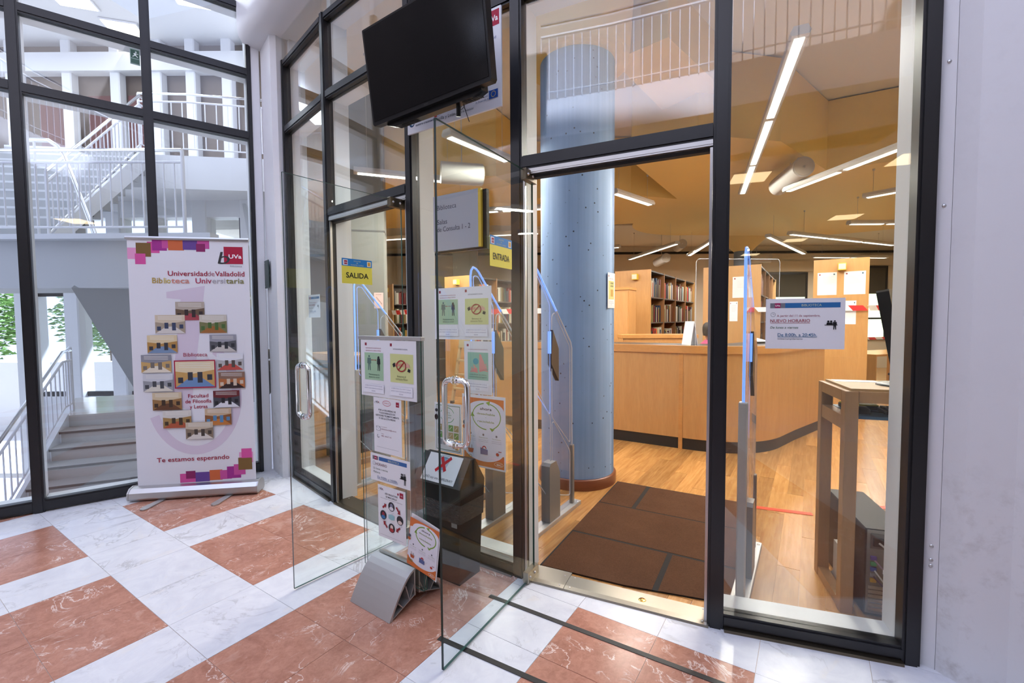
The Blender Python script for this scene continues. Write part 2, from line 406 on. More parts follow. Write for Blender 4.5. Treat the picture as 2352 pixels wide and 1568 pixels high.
# ------------------------------------------------------------------ drum facade: black frames, white reveals, panes
TOPS = (2.33, 2.405, 3.26, 3.33, 3.87, 3.93)
SILL = .075
def post(parent, i, s, wdt=.064, z1=3.93, label=None, turn=0):
    p, a, L = seg(i)
    mb = MB(); mb.box(-wdt / 2, wdt / 2, -.035, .03, 0, z1); mb.box(-wdt / 2 + .012, wdt / 2 - .012, -.043, -.035, 0, z1)
    mb.build('mullion', M_BLACK, parent, (s, 0, 0), turn)
    MB().box(-wdt / 2 + .004, wdt / 2 - .004, .03, .165, 0, z1 + .25).build('white_post', M_WHITEB, parent, (s, 0, 0), turn)
def rail(parent, x0, x1, z0, z1, nm='transom'):
    mb = MB(); mb.box(x0, x1, -.032, .03, z0, z1); mb.box(x0, x1, -.04, -.032, z0 + .012, z1 - .012); mb.build(nm, M_BLACK, parent)
    MB().box(x0, x1, .03, .15, z0 + .004, z1 - .004).build('white_reveal', M_WHITEB, parent)
def pane(parent, x0, x1, z0, z1, nm='pane', y=-.004, th=.009, m=None):
    MB().box(x0, x1, y, y + th, z0, z1).build(nm, m or M_GLASS, parent)
names = ('window_1', 'door_1', 'window_2', 'door_2', 'window_3')
labs = ('narrow glazed bay of the library front beside the white pier', 'black framed exit doorway with glazed transoms above',
        'glazed bay between the two doorways covered with notices', 'black framed entrance doorway onto the brown mat', 'tall glazed bay beside the right hand white wall')
BAY = []
for i in range(5):
    p, a, L = seg(i)
    e = thing(names[i], labs[i], None, (p.x, p.y, 0), a, None, 'structure'); BAY.append(e)
    nxt = seg(i + 1)[1] - a if i < 4 else 0
    if i == 0: post(e, i, .03, .06)
    post(e, i, L - (0 if i < 4 else .03), .072 if i in (2, 3) else .066, turn=nxt / 2)
    x0 = .06 if i == 0 else .036; x1 = L - .036 if i < 4 else L - .06
    door = i in (1, 3)
    rail(e, x0, x1, 3.26, 3.33); rail(e, x0, x1, 3.87, 3.93, 'top_rail')
    pane(e, x0, x1, 3.33, 3.87); pane(e, 0, L, 3.93, 4.14, 'top_pane', -.035)
    if door:
        rail(e, x0, x1, 2.335, 2.41, 'door_head'); pane(e, x0, x1, 2.41, 3.26)
        mb = MB(); mb.box(x0, x1, -.034, -.004, 2.306, 2.335); mb.box(x0, x1, -.037, -.034, 2.314, 2.321)
        mb.build('door_track', M_SILVER, e)
        MB().box(x0, x1, -.006, .03, 2.29, 2.335).build('rubber_seal', M_RUB, e)
        for sgn, xx in ((1, x0), (-1, x1)):
            MB().box(min(xx, xx + sgn * .012), max(xx, xx + sgn * .012), -.03, -.012, 0, 2.30).build('edge_strip', M_SILVER, e)
    else:
        rail(e, x0, x1, .012, SILL, 'sill'); pane(e, x0, x1, SILL, 3.26)
        MB().box(x0, x1, -.06, .0, 0, .014).build('sill_strip', M_BRASSD, e)
# thresholds
for i, cuts in ((3, (.0, .245, .985)), (1, (.0, .97))):
    p, a, L = seg(i)
    for k in range(len(cuts) - 1):
        mb = MB(); mb.prism_x([(-.055, 0), (-.05, .010), (-.02, .015), (.085 + .03 * (k == 0), .015), (.09 + .03 * (k == 0), .004)], cuts[k] + .001, cuts[k + 1] - .001)
        o = mb.build('threshold_plate', M_STEEL if i == 3 else M_BRASSD, BAY[i], (.03, 0, 0))
        for q in (cuts[k] + .03, cuts[k + 1] - .03):
            for yy in (-.03, .07): 
                MB().lathe([(.0, .0172), (.0045, .0166), (.0055, .0148)], 8).build('screw', M_SILVER, o, (q, yy, 0))
        if i == 3 and k == 1: MB().lathe([(0, .0185), (.016, .018), (.02, .0148)], 16).build('floor_stop', mat('gold_cap', (.75, .5, .15), .25, 1), o, (.66, .02, 0))
# ------------------------------------------------------------------ white soffit and fascia above the drum
mb = MB()
def ringpt(i, off):
    a = [seg(max(i - 1, 0))[1], seg(min(i, 4))[1]]; an = (a[0] + a[1]) / 2
    return FP[i] + Vector((math.sin(an), -math.cos(an))) * off
ext0 = FP[0] + (FP[0] - FP[1]).normalized() * .35; ext5 = FP[5] + (FP[5] - FP[4]).normalized() * .5
inner = [ext0] + [ringpt(i, -.16) for i in range(6)] + [ext5]
outer = [ext0 + LIBN[0] * .30] + [ringpt(i, .30) for i in range(6)] + [ext5 + LIBN[4] * .30]
prof = [(0, 4.14), (.6, 4.14), (.86, 4.16), (.97, 4.22), (1.0, 4.30), (1.0, 5.2)]
vs = []; fs = []
for a, b in zip(inner, outer):
    for t_, z in prof: c = a + (b - a) * t_; vs.append((c.x, c.y, z))
n = len(prof)
for k in range(len(inner) - 1):
    for j in range(n - 1): fs.append((k * n + j, k * n + j + 1, (k + 1) * n + j + 1, (k + 1) * n + j))
mb.add(vs, fs, 0, True)
struct('trim_1', mb, M_WP, 'curved white bulkhead with rounded edge over the library front')
# upper wall of the drum above
mb = MB()
for k in range(len(outer) - 1):
    a, b = outer[k], outer[k + 1]; mb.prism([(a.x, a.y), (b.x, b.y), (b.x + .1, b.y + .15), (a.x + .1, a.y + .15)], 5.15, 9.5)
struct('wall_drum', mb, M_WP, 'white curved upper wall of the drum')

# ------------------------------------------------------------------ pier between the stair glazing and the drum
mb = MB()
pp = [(-2.521, 4.532), (-2.49, 4.545), (-2.44, 4.56), (-2.212, 4.31), (-2.15, 4.34), (-2.128, 4.40), (-2.18, 4.75), (-2.45, 4.95)]
mb.prism([(-2.44, 4.57), (-2.212, 4.31), (-2.165, 4.33), (-2.135, 4.38), (-2.13, 4.42), (-2.2, 4.8), (-2.5, 4.9)], 0, 4.15)
struct('wall_pier', mb, M_PLASTER, 'scuffed white corner pier beside the pull-up banner')
MB().prism([(-2.535, 4.52), (-2.515, 4.50), (-2.45, 4.555), (-2.47, 4.60), (-2.53, 4.56)], .0, 9.4).build('pier_trim', M_WP).update_tag()
o = bpy.data.objects['pier_trim']; o.name = 'trim_2'; tag(o, 'narrow white cover strip between the stair glazing and pier', None, None, 'structure')

# ------------------------------------------------------------------ right hand wall
mb = MB(); mb.prism([(1.752, 1.912), (1.79, 1.87), (1.83, 1.885), (1.85, 2.0), (1.76, 1.96)], 0, 5.2)
struct('trim_3', mb, M_WP, 'white trim strip between the tall glazed bay and right wall')
mb = MB(); mb.prism([(1.79, 1.868), (1.818, 1.80), (1.93, 1.72), (3.2, -1.6), (3.4, -1.6), (2.35, 1.66), (1.86, 1.885)], 0, 9.4)
struct('wall_right', mb, M_PLASTER, 'scuffed white plaster wall at the right edge')
for z in (1.955, 2.53, .53, .47, .445):
    o = MB().lathe([(0, .004), (.006, .003), (.008, 0)], 10, 0, Matrix.Rotation(R(90), 4, 'X')).build('screw', M_SILVER, bpy.data.objects['trim_3'], (1.774, 1.886, z), R(-20))

# ------------------------------------------------------------------ library shell
mb = MB(); mb.box(-7, 15, 13.5, 13.7, 0, 4.45); struct('wall_back', mb, M_CREAMW, 'cream far wall of the library')
mb = MB(); mb.prism([(-2.3, 4.75), (-7, 13.6), (-7.2, 13.5), (-2.5, 4.7)], 0, 4.45); struct('wall_library_left', mb, M_CREAMW, 'cream left wall of the library')
mb = MB(); mb.prism([(2.9, 1.62), (15, 13.6), (15.2, 13.4), (3.0, 1.42), (2.3, 1.68), (1.86, 1.89), (1.86, 1.97), (2.35, 1.80)], 0, 4.45); struct('wall_library_right', mb, M_CREAMW, 'cream right wall of the library')
cp = [(p.x, p.y) for p in (FP[0] - LIBN[0] * .15, FP[1] - LIBN[1] * .15, FP[2] - LIBN[2] * .15, FP[3] - LIBN[3] * .15, FP[4] - LIBN[4] * .15, FP[5] - LIBN[4] * .1)] + [(2.9, 1.62), (15, 13.6), (-7, 13.6)]
struct('ceiling', MB().prism(cp, 4.38, 4.5), M_CREAM, 'cream library ceiling')
# lowered cream ceiling at the back and ochre soffits
struct('ceiling_back', MB().prism([(-7, 10.6), (-2, 10.2), (2.8, 10.4), (6, 11), (9, 9.6), (13.6, 12.4), (14.8, 13.5), (-7, 13.5)], 3.62, 4.3), M_CREAM, 'lower cream ceiling at the back of the library')
def soffit(nm, pts, z, th, m, lab): struct(nm, MB().prism(pts, z, z + th), m, lab)
def arc(cx, cy, r, a0, a1, n=16): return [(cx + r * math.cos(R(a0 + (a1 - a0) * i / n)), cy + r * math.sin(R(a0 + (a1 - a0) * i / n))) for i in range(n + 1)]
soffit('ceiling_soffit', [(1.5, 5.75), (2.0, 4.95), (3.0, 5.15), (4.2, 6.15), (5.2, 5.6), (7.4, 6.3), (9.2, 8.6)] + arc(6.6, 8.4, 2.6, 10, 100) + arc(4.0, 9.3, 1.5, 80, 175) + [(1.4, 9.75), (-.5, 9.5), (-3, 9.8), (-4.2, 8.6), (-3.2, 6.6), (-1.8, 6.1), (-.2, 6.3), (.4, 7.45), (1.9, 7.3), (2.72, 7.55)], 3.46, .9, M_YEL, 'large ochre yellow dropped ceiling over the counter')
soffit('ceiling_beam', [(.95, 4.35), (1.35, 4.0), (2.35, 5.0), (1.75, 5.35)], 3.9, .5, M_YEL, 'ochre ceiling beam running off the blue column')
# black cable track along the top of the back wall
o = MB().box(-6.4, 13.8, 13.40, 13.49, 3.40, 3.46).build('cable_track', M_BPL); tag(o, 'thin black cable track along the top of far wall', 'cable track')

# ------------------------------------------------------------------ balcony of the foyer behind the viewer
bp = [Vector(p) for p in ((-4.3, .9), (-2.77, -.24), (-1.98, -.75), (-.883, -1.338), (.207, -1.641), (.95, -1.80), (1.54, -1.95), (2.6, -2.25))]
back = [p + Vector((-.45, -1.0)).normalized() * 2.2 for p in bp]
struct('ceiling_balcony', MB().prism([(p.x, p.y) for p in bp] + [(p.x, p.y) for p in back[::-1]], 4.08, 4.6), M_WP, 'white curved gallery slab across the foyer')
gal = thing('gallery_railing', 'white gallery railing across the foyer mirrored in the glass', 'railing', (bp[1].x, bp[1].y, 4.6))
def pathpts(P, step):
    out = []; acc = 0
    for a, b in zip(P[:-1], P[1:]):
        L = (b - a).length; t_ = acc
        while t_ < L: out.append(a + (b - a) * (t_ / L)); t_ += step
        acc = t_ - L
    return out
b1 = bp[1:]
MB().tube([(p.x - bp[1].x, p.y - bp[1].y, .86) for p in b1], .02, 6).build('top_rail', M_WP, gal)
MB().tube([(p.x - bp[1].x, p.y - bp[1].y, 1.02) for p in b1], .022, 8).build('hand_rail', M_CHROME, gal)
MB().tube([(p.x - bp[1].x, p.y - bp[1].y, .10) for p in b1], .009, 6).build('bottom_rail', M_WP, gal)
bal = MB().tube([(0, 0, 0), (0, 0, .86)], .009, 6).mesh('baluster', M_WP)
for p in pathpts(b1, .115): link('baluster', bal, gal, (p.x - bp[1].x, p.y - bp[1].y, 0))
# foyer walls behind the viewer, and the long lit corridor under the gallery
M_TAN = mat('tan_wall', (.36, .31, .27), .7)
struct('wall_foyer_back', MB().prism([(-7.5, -1.6), (-4.0, -4.4), (4.2, -4.4), (4.2, -4.6), (-4.1, -4.6), (-7.7, -1.7)], 4.6, 9.5), M_TAN, 'tan wall behind the gallery')
struct('wall_foyer_right', MB().box(3.2, 3.4, -17, -1.5, 0, 9.4), M_PLASTER, 'white foyer side wall')
struct('wall_foyer_left', MB().prism([(-7.5, -17), (-7.5, -1.6), (-6.9, 1.15), (LA.x - LD.x * 1.0, LA.y - LD.y * 1.0), (LA.x - LD.x * 1.0 - .1, LA.y - LD.y * 1.0 + .1), (-7.1, 1.25), (-7.7, -1.6), (-7.7, -17)], 0, 9.4), M_TAN, 'foyer wall to the left of the viewer')
struct('ceiling_corridor', MB().prism([(-7.6, -17), (3.3, -17), (3.3, -3.6), (-5.2, -3.2), (-7.6, -1.6)], 4.08, 4.2), M_WP, 'white corridor ceiling under the gallery')
struct('wall_corridor_end', MB().box(-7.6, 3.4, -17.2, -17, 0, 4.2), M_TAN, 'tan wall at the end of the corridor')
struct('floor_corridor', MB().box(-7.6, 3.3, -17, -2.3, -.021, -.001), M_WHITE, 'white marble corridor floor')
M_WPAN = mat('warm_panel', (.9, .85, .7), .5, emit=(1, .78, .45), estr=6)
for x, y, lb in ((-.12, -4.85, 'nearest'), (1.2, -10, 'second'), (-.2, -13.2, 'third'), (-2.0, -16, 'farthest'), (2.2, -5.4, 'rightmost'), (-5.5, -3.8, 'leftmost')):
    e = thing('ceiling_panel_light', lb + ' warm square corridor ceiling light mirrored in the glass', 'ceiling light', (x, y, 4.08), R(-20), 'corridor ceiling lights')
    MB().box(-.33, .33, -.33, .33, -.02, .0).build('frame', M_WP, e); MB().box(-.3, .3, -.3, .3, -.026, -.02).build('diffuser', M_WPAN, e)
struct('ceiling_added_drum_roof', MB().prism([(p.x, p.y) for p in outer] + [(15, 13.6), (-7, 13.6)], 9.5, 9.6), M_WP, 'unseen roof added over the drum to block the sun')  # unseen slab added so the sun stays off the foyer floor
# ------------------------------------------------------------------ stair-hall glazing
M_HALL = mat('hall_white', (.74, .75, .76), .6)
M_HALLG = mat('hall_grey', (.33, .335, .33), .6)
M_STEP = mat('pale_stone_step', (.50, .48, .45), .35)
M_MAROON = mat('maroon_wall', (.10, .018, .014), .55)
M_BROWNW = mat('brown_wall', (.13, .095, .07), .6)
bx = [(-1.0, -.05), (-.05, .74), (.74, 1.535)]
for k, (s0, s1) in enumerate(bx):
    e = thing('window_%d' % (4 + k), ('left edge bay of the stair hall glazing', 'middle bay of the stair hall glazing', 'bay of the stair hall glazing behind the banner')[k], None, (LA.x, LA.y, 0), LANG, None, 'structure')
    post(e, 0, s1 if k < 2 else s1 - .02, .07 if k < 2 else .04, 5.4)
    a, b = s0 + .035, s1 - .035
    rail(e, a, b, .012, .10, 'sill')
    z = .10
    for z0, z1 in ((3.255, 3.335), (3.855, 3.93), (4.46, 4.53)):
        pane(e, a, b, z, z0); rail(e, a, b, z0, z1); z = z1
    pane(e, a, b, z, 5.4)
# ------------------------------------------------------------------ stair hall shell
struct('floor_stair_hall', MB().prism([(LA.x - 4, LA.y - 2.9), (LB.x, LB.y + .1), (-4.4, 9.4), (-13, 9.4), (-13, 2)], -2.75, -2.6), M_STEP, 'pale stone floor at the foot of the stairs')
struct('wall_under_glazing', MB().box(-4, 1.55, .02, .14, -1.7, .015).build('x', M_HALL) and MB().prism([(LA.x - LD.x * 4, LA.y - LD.y * 4), (LB.x, LB.y), (LB.x - LN.x * .12, LB.y - LN.y * .12), (LA.x - LD.x * 4 - LN.x * .12, LA.y - LD.y * 4 - LN.y * .12)], -2.7, .012), M_HALL, 'white wall under the stair hall glazing')
bpy.data.objects.remove(bpy.data.objects['x'])
struct('wall_hall_left', MB().prism([(-13, 2), (-13, 9.4), (-13.2, 9.4), (-13.2, 2)], -2.7, 8.2), M_HALL, 'white left wall of the stair hall')
YB = 9.4
# exterior wall with windows: columns and rails
ew = thing('wall_windows', 'stair hall outer wall of white columns and tall windows', None, (-8, YB, 0), 0, None, 'structure')
cols = [(-9.95, .38), (-8.98, .30), (-8.05, .30), (-7.28, .26), (-6.3, .3), (-5.35, .26), (-4.8, .4)]
for x, ww in cols: MB().cbox(x - ww / 2 + 8, x + ww / 2 + 8, -.12, .2, -2.7, 4.0, .02).build('column', M_HALL, ew)
xs = [c[0] for c in cols]
for a, b in zip(xs[:-1], xs[1:]):
    MB().box(a + .15 + 8, b - .13 + 8, 0, .06, -.02, .08).build('window_rail', M_BLACK, ew)
    MB().box(a + .15 + 8, b - .13 + 8, 0, .06, 2.05, 2.13).build('window_rail', M_BLACK, ew)
    MB().box(b - .21 + 8, b - .14 + 8, 0, .06, 0, 4.0).build('window_jamb', M_BLACK, ew)
    pane(ew, a + .15 + 8, b - .15 + 8, .08, 2.05, 'window_pane', .02)
    pane(ew, a + .15 + 8, b - .15 + 8, 2.13, 3.9, 'window_pane', .02)
    MB().box(a + .15 + 8, b - .13 + 8, 0, .12, -2.7, -.02).build('parapet', M_HALL, ew)
MB().box(-3.5, 3.6, -.1, .2, 3.62, 4.2).build('lintel', M_HALL, ew)
# upper floor slab, its fascia, and the back wall of the gallery
struct('floor_upper_gallery', MB().prism([(-13, 8.5), (-7.0, 8.35), (-4.3, 8.75), (-4.5, 9.3), (-5.6, 11.2), (-13, 11.2)], 3.95, 4.55), M_HALL, 'white slab of the upper gallery in the stair hall')
struct('wall_upper_gallery', MB().box(-13, -5.2, 10.6, 10.8, 4.5, 8.6), M_BROWNW, 'dark wall behind the upper gallery')
uw = thing('gallery_wall_panels', 'maroon panels and white posts lining the upper gallery wall', 'wall panel', (-9, 10.55, 4.5))
for x in (-11.1, -9.85, -8.78, -7.85, -7.1, -6.3): MB().cbox(x + 9 - .11, x + 9 + .11, -.2, 0, .05, 4.0, .02).build('post', M_HALL, uw)
for x0, x1 in ((-10.6, -9.96), (-9.5, -8.9), (-8.6, -8.1)): MB().box(x0 + 9, x1 + 9, -.06, .0, .05, 2.1).build('panel', M_MAROON, uw)
MB().box(-3.6, 3.3, -.26, -.02, 2.55, 2.95).build('cross_beam', M_HALL, uw)
struct('ceiling_gallery', MB().prism([(-13, 8.3), (-4.2, 8.3), (-4.3, 9.2), (-5.2, 11), (-13, 11)], 7.75, 8.0), M_HALL, 'white ceiling above the upper gallery')
struct('ceiling_hall', MB().prism([(LA.x - LD.x * 4 - LN.x * .1, LA.y - LD.y * 4 - LN.y * .1), (LB.x, LB.y + .1), (-4.4, 8.4), (-13, 8.4), (-13, 2)], 8.2, 8.3), M_HALL, 'white roof of the stair hall')
M_PANEL = mat('luminous_panel', (.9, .88, .8), .5, emit=(1, .93, .8), estr=5)
for k, (x, y, lb) in enumerate(((-6.1, 9.0, 'bright square ceiling light in the stair hall nearest the pier'), (-8.2, 10.0, 'bright square ceiling light in the stair hall behind the mullion'), (-8.4, 9.0, 'bright square ceiling light at the top left of the stair hall'))):
    e = thing('ceiling_panel_light', lb, 'ceiling light', (x, y, 7.74), R(18), 'stair hall ceiling lights')
    MB().box(-.33, .33, -.33, .33, -.03, .0).build('frame', M_HALL, e); MB().box(-.3, .3, -.3, .3, -.036, -.03).build('diffuser', M_PANEL, e)
# ------------------------------------------------------------------ stairs
SA = R(25); SU = Vector((math.cos(SA), math.sin(SA))); SV = Vector((-math.sin(SA), math.cos(SA)))
S0 = Vector((-6.45, 6.55)); LZ = .16
st = thing('staircase', 'pale stone lower stair flight rising to the window landing', 'staircase', (S0.x, S0.y, LZ), SA)
WD = 1.55
for k in range(12):
    MB().box(0, WD, -.30 * (k + 1) - .024, -.30 * (k + 1) - .018, -.17 * (k + 1) - .034, -.17 * (k + 1) - .004).build('nosing', mat('dark_nosing', (.09, .08, .07), .6), st)
    mb = MB(); mb.box(0, WD, -.30 * (k + 1) - .02, -.30 * k + .02, -.17 * (k + 1) - .035, -.17 * (k + 1)); mb.build('tread', M_STEP, st)
    MB().box(.02, WD - .02, -.30 * k - .005, -.30 * k + .02, -.17 * (k + 1), -.17 * k - .034).build('riser', M_STEP, st)
MB().prism([(0, 0), (WD + .5, 0), (WD + .3, 1.9), (-.6, 2.0)], -.2, 0).build('landing', mat('polished_landing', (.55, .52, .47), .12), st)
for xx in (-.04, WD): MB().prism_x([(0, -.25), (0, .03), (-3.6, -2.01), (-3.6, -2.3)], xx, xx + .045).build('stringer', M_HALL, st)
def railing(name, lab, P, h, step, m_hand=None, low=.12, group=None, r=.022):
    """railing along 3D points P (feet), with handrail, second rail, bottom rail and balusters"""
    o = P[0]; e = thing(name, lab, 'railing', tuple(o), 0, group)
    Q = [p - o for p in P]; up = Vector((0, 0, 1))
    MB().tube([q + up * h for q in Q], r, 8).build('hand_rail', m_hand or M_CHROME, e)
    MB().tube([q + up * (h - .14) for q in Q], r * .75, 6).build('top_rail', M_WP, e)
    MB().tube([q + up * low for q in Q], r * .6, 6).build('bottom_rail', M_WP, e)
    b = MB().tube([(0, 0, low), (0, 0, h - .14)], .0095, 5).mesh('baluster', M_WP); acc = 0
    for a, c in zip(Q[:-1], Q[1:]):
        L = Vector((c.x - a.x, c.y - a.y)).length; t_ = acc
        if L < 1e-4: continue
        while t_ <= L: 
            p = a + (c - a) * (t_ / L); link('baluster', b, e, tuple(p)); t_ += step
        acc = t_ - L
    for q in (Q[0], Q[-1]): MB().tube([q, q + up * h], .02, 6).build('newel', M_WP, e)
    return e
def sp(u, v, z): p = S0 + SU * u + SV * v; return Vector((p.x, p.y, LZ + z))
railing('stair_railing', 'chrome topped railing on the left side of lower stair flight', [sp(-.03, -3.5, -1.98), sp(-.03, 0, 0), sp(-.1, .45, 0)], .92, .13)
railing('stair_railing', 'chrome topped railing on the right side of lower stair flight', [sp(WD + .02, -3.5, -1.98), sp(WD + .02, 0, 0)], .92, .13)
railing('landing_railing', 'white railing along the window landing', [sp(-.15, .5, 0), sp(-.6, 1.9, 0)], .92, .13)
# return flight seen from below: grey soffit
A_ = Vector((-5.25, 5.45, 1.92)); B_ = Vector((-5.62, 6.95, .16)); dU = Vector((SU.x, SU.y, 0)) * 1.6
nrm = Vector((0, 0, 1))
mb = MB(); q = [A_, A_ + dU, B_ + dU, B_]
mb.add([tuple(p) for p in q] + [tuple(p + Vector((.06, .2, .22))) for p in q], [(0, 1, 2, 3), (7, 6, 5, 4), (0, 4, 5, 1), (1, 5, 6, 2), (2, 6, 7, 3), (3, 7, 4, 0)])
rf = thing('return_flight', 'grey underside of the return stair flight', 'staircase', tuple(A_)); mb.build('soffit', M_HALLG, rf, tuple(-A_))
for k in range(9):
    t_ = (k + .5) / 9; p = A_ + (B_ - A_) * t_ + Vector((.06, .2, .24)); mb = MB()
    mb.add([tuple(p - A_ + Vector(d)) for d in ((0, -.1, 0), (dU.x, dU.y - .1, 0), (dU.x, dU.y + .1, 0), (0, .1, 0), (0, -.1, .16), (dU.x, dU.y - .1, .16), (dU.x, dU.y + .1, .16), (0, .1, .16))],
           [(0, 3, 2, 1), (4, 5, 6, 7), (0, 1, 5, 4), (1, 2, 6, 5), (2, 3, 7, 6), (3, 0, 4, 7)]); mb.build('step', M_STEP, rf)
# half landing (grey band) and the upper flight
hl = thing('half_landing', 'grey half landing slab crossing the stair hall', 'landing', (-8, 5.4, 1.92))
MB().prism([(-3.0, -.05), (4.55, .12), (4.55, .9), (1.0, 1.0), (-3.0, 1.6)], 0, .58).build('slab', mat('grey_white_paint', (.50, .51, .51), .6), hl)
MB().box(-3, 4.5, -.06, .1, .56, .62).build('edge_strip', M_HALL, hl)
railing('half_landing_railing', 'white railing on top of the grey half landing', [Vector((-9.5, 5.42, 2.52)), Vector((-3.9, 5.5, 2.52))], 1.02, .125)
uf = thing('upper_flight', 'white upper stair flight climbing to the gallery', 'staircase', (-6.3, 6.15, 2.5), R(8))
n = 12
for k in range(n):
    MB().box(-2.0, 0, .18 * k, .18 * k + .2, .168 * (k + 1) - .03, .168 * (k + 1)).build('tread', M_HALL, uf)
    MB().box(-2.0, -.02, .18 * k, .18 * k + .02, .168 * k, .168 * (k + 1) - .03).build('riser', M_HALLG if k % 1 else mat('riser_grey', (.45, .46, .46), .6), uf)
MB().prism_x([(0, -.12), (0, .1), (.18 * n, .168 * n + .1), (.18 * n, .168 * n - .28)], 0, .05).build('stringer', M_HALL, uf)
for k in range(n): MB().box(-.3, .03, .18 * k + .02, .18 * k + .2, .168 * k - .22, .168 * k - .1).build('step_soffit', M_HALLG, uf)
um = Matrix.Translation((-6.3, 6.15, 2.5)) @ Matrix.Rotation(R(8), 4, 'Z')
railing('upper_flight_railing', 'chrome handrail and white balusters beside upper stair flight', [um @ Vector((.03, .1, .1)), um @ Vector((.03, 2.1, 2.05)), um @ Vector((.03, 2.3, 2.05))], .95, .085)
railing('upper_gallery_railing', 'chrome topped railing along the upper gallery edge', [Vector((-6.75, 8.45, 4.55)), Vector((-5.9, 8.5, 4.55)), Vector((-4.4, 8.8, 4.55))], 1.1, .19)
o = thing('bent_handrail', 'bent chrome handrail dropping beside the half landing', 'handrail', (-6.11, 5.9, 2.5))
MB().tube([(-.02, .0, 1.33), (.24, 0, 1.32), (.34, 0, 1.25), (.43, 0, 1.12), (.82, -.05, .10)], .026, 10).build('hand_rail', M_CHROME, o)
for x_, z_ in ((.05, 1.32), (.5, .93)): MB().tube([(x_, 0, 0), (x_, 0, z_)], .014, 6).build('post', M_WP, o)
# ------------------------------------------------------------------ outdoors beyond the stair hall windows
struct('ground', MB().box(-40, 10, 9.6, 60, -1.8, -1.7), mat('pale_paving', (.62, .61, .58), .8), 'pale paving outside')
struct('terrace_wall', MB().box(-22, -3, 13.4, 13.7, -1.7, .35), mat('terrace_concrete', (.55, .53, .5), .8), 'low concrete wall outside')
M_LEAVES = mat('tree_leaves', (.10, .22, .04), .6); M_BARK = mat('bark', (.08, .05, .03), .9)
leaf = MB().add([(0, 0, 0), (.10, .05, .03), (.22, 0, 0), (.10, -.05, .03)], [(0, 1, 2, 3)])
for k, (x, y, s, lb) in enumerate(((-18.6, 15.8, 1.6, 'bushy green tree outside the leftmost stair hall window'), (-17.0, 19.3, 1.7, 'green tree outside the middle stair hall window'), (-13.0, 20.0, 1.8, 'green tree outside the right stair hall window'))):
    e = thing('tree', lb, 'tree', (x, y, -1.7), 0, 'trees outside')
    MB().tube([(0, 0, 0), (.05, 0, 1.5), (-.1, .05, 3)], [.14, .11, .05], 7).build('trunk', M_BARK, e)
    mb = MB()
    for j in range(2200):
        d = Vector((rnd.gauss(0, 1), rnd.gauss(0, 1), rnd.gauss(0, .8))).normalized() * s * rnd.uniform(.55, 1.05)
        Mx = Matrix.Translation(d + Vector((0, 0, 3.5))) @ Matrix.Rotation(rnd.uniform(0, 6.28), 4, 'Z') @ Matrix.Rotation(rnd.uniform(-1, 1), 4, 'X') @ Matrix.Scale(1.3, 4)
        mb.add(leaf.v, leaf.f, 0, False, Mx)
    o = mb.build('foliage', M_LEAVES, e); o['kind'] = 'stuff'
# plaque on the pier trim
pd = Vector((-2.212, 4.31)) - Vector((-2.44, 4.57)); 
o = thing('wall_plaque', 'small dark green metal plaque on the white pier', 'plaque', (-2.44 + pd.x * .02 - .012, 4.57 + pd.y * .02 - .012, 1.83), math.atan2(pd.y, pd.x))
MB().cbox(0, .15, -.008, .0, 0, .27, .002).build('plate', mat('dark_green_metal', (.045, .075, .065), .4, .3), o)
for z in (.02, .25): MB().lathe([(0, .003), (.004, .002), (.005, 0)], 8, 0, Matrix.Rotation(R(90), 4, 'X')).build('screw', M_SILVER, o, (.012, -.008, z))

ex = thing('escape_sign', 'small green and white escape route sign stuck on the stair hall glass', 'sign', (LA.x + LD.x * .635 + LN.x * .006, LA.y + LD.y * .635 + LN.y * .006, 3.70), LANG)
MB().box(0, .065, -.001, 0, 0, .13).build('card', ink('8fa59a'), ex)
P_ = Print(ex, .065, .13, -.0013); P_.rect('picture', .08, .42, .84, .52, '3f5f50').rect('caption', .08, .08, .84, .28, '4a6a5a').disc('running_figure', .62, .82, .09, .045, 'e6efe8', 8).poly('running_figure', [(.35, .70), (.58, .77), (.66, .62), (.50, .58)], 'e6efe8').line('running_figure', .52, .62, .80, .50, .006, 'e6efe8').line('running_figure', .52, .62, .26, .50, .006, 'e6efe8').line('running_figure', .6, .72, .85, .70, .005, 'e6efe8').done()
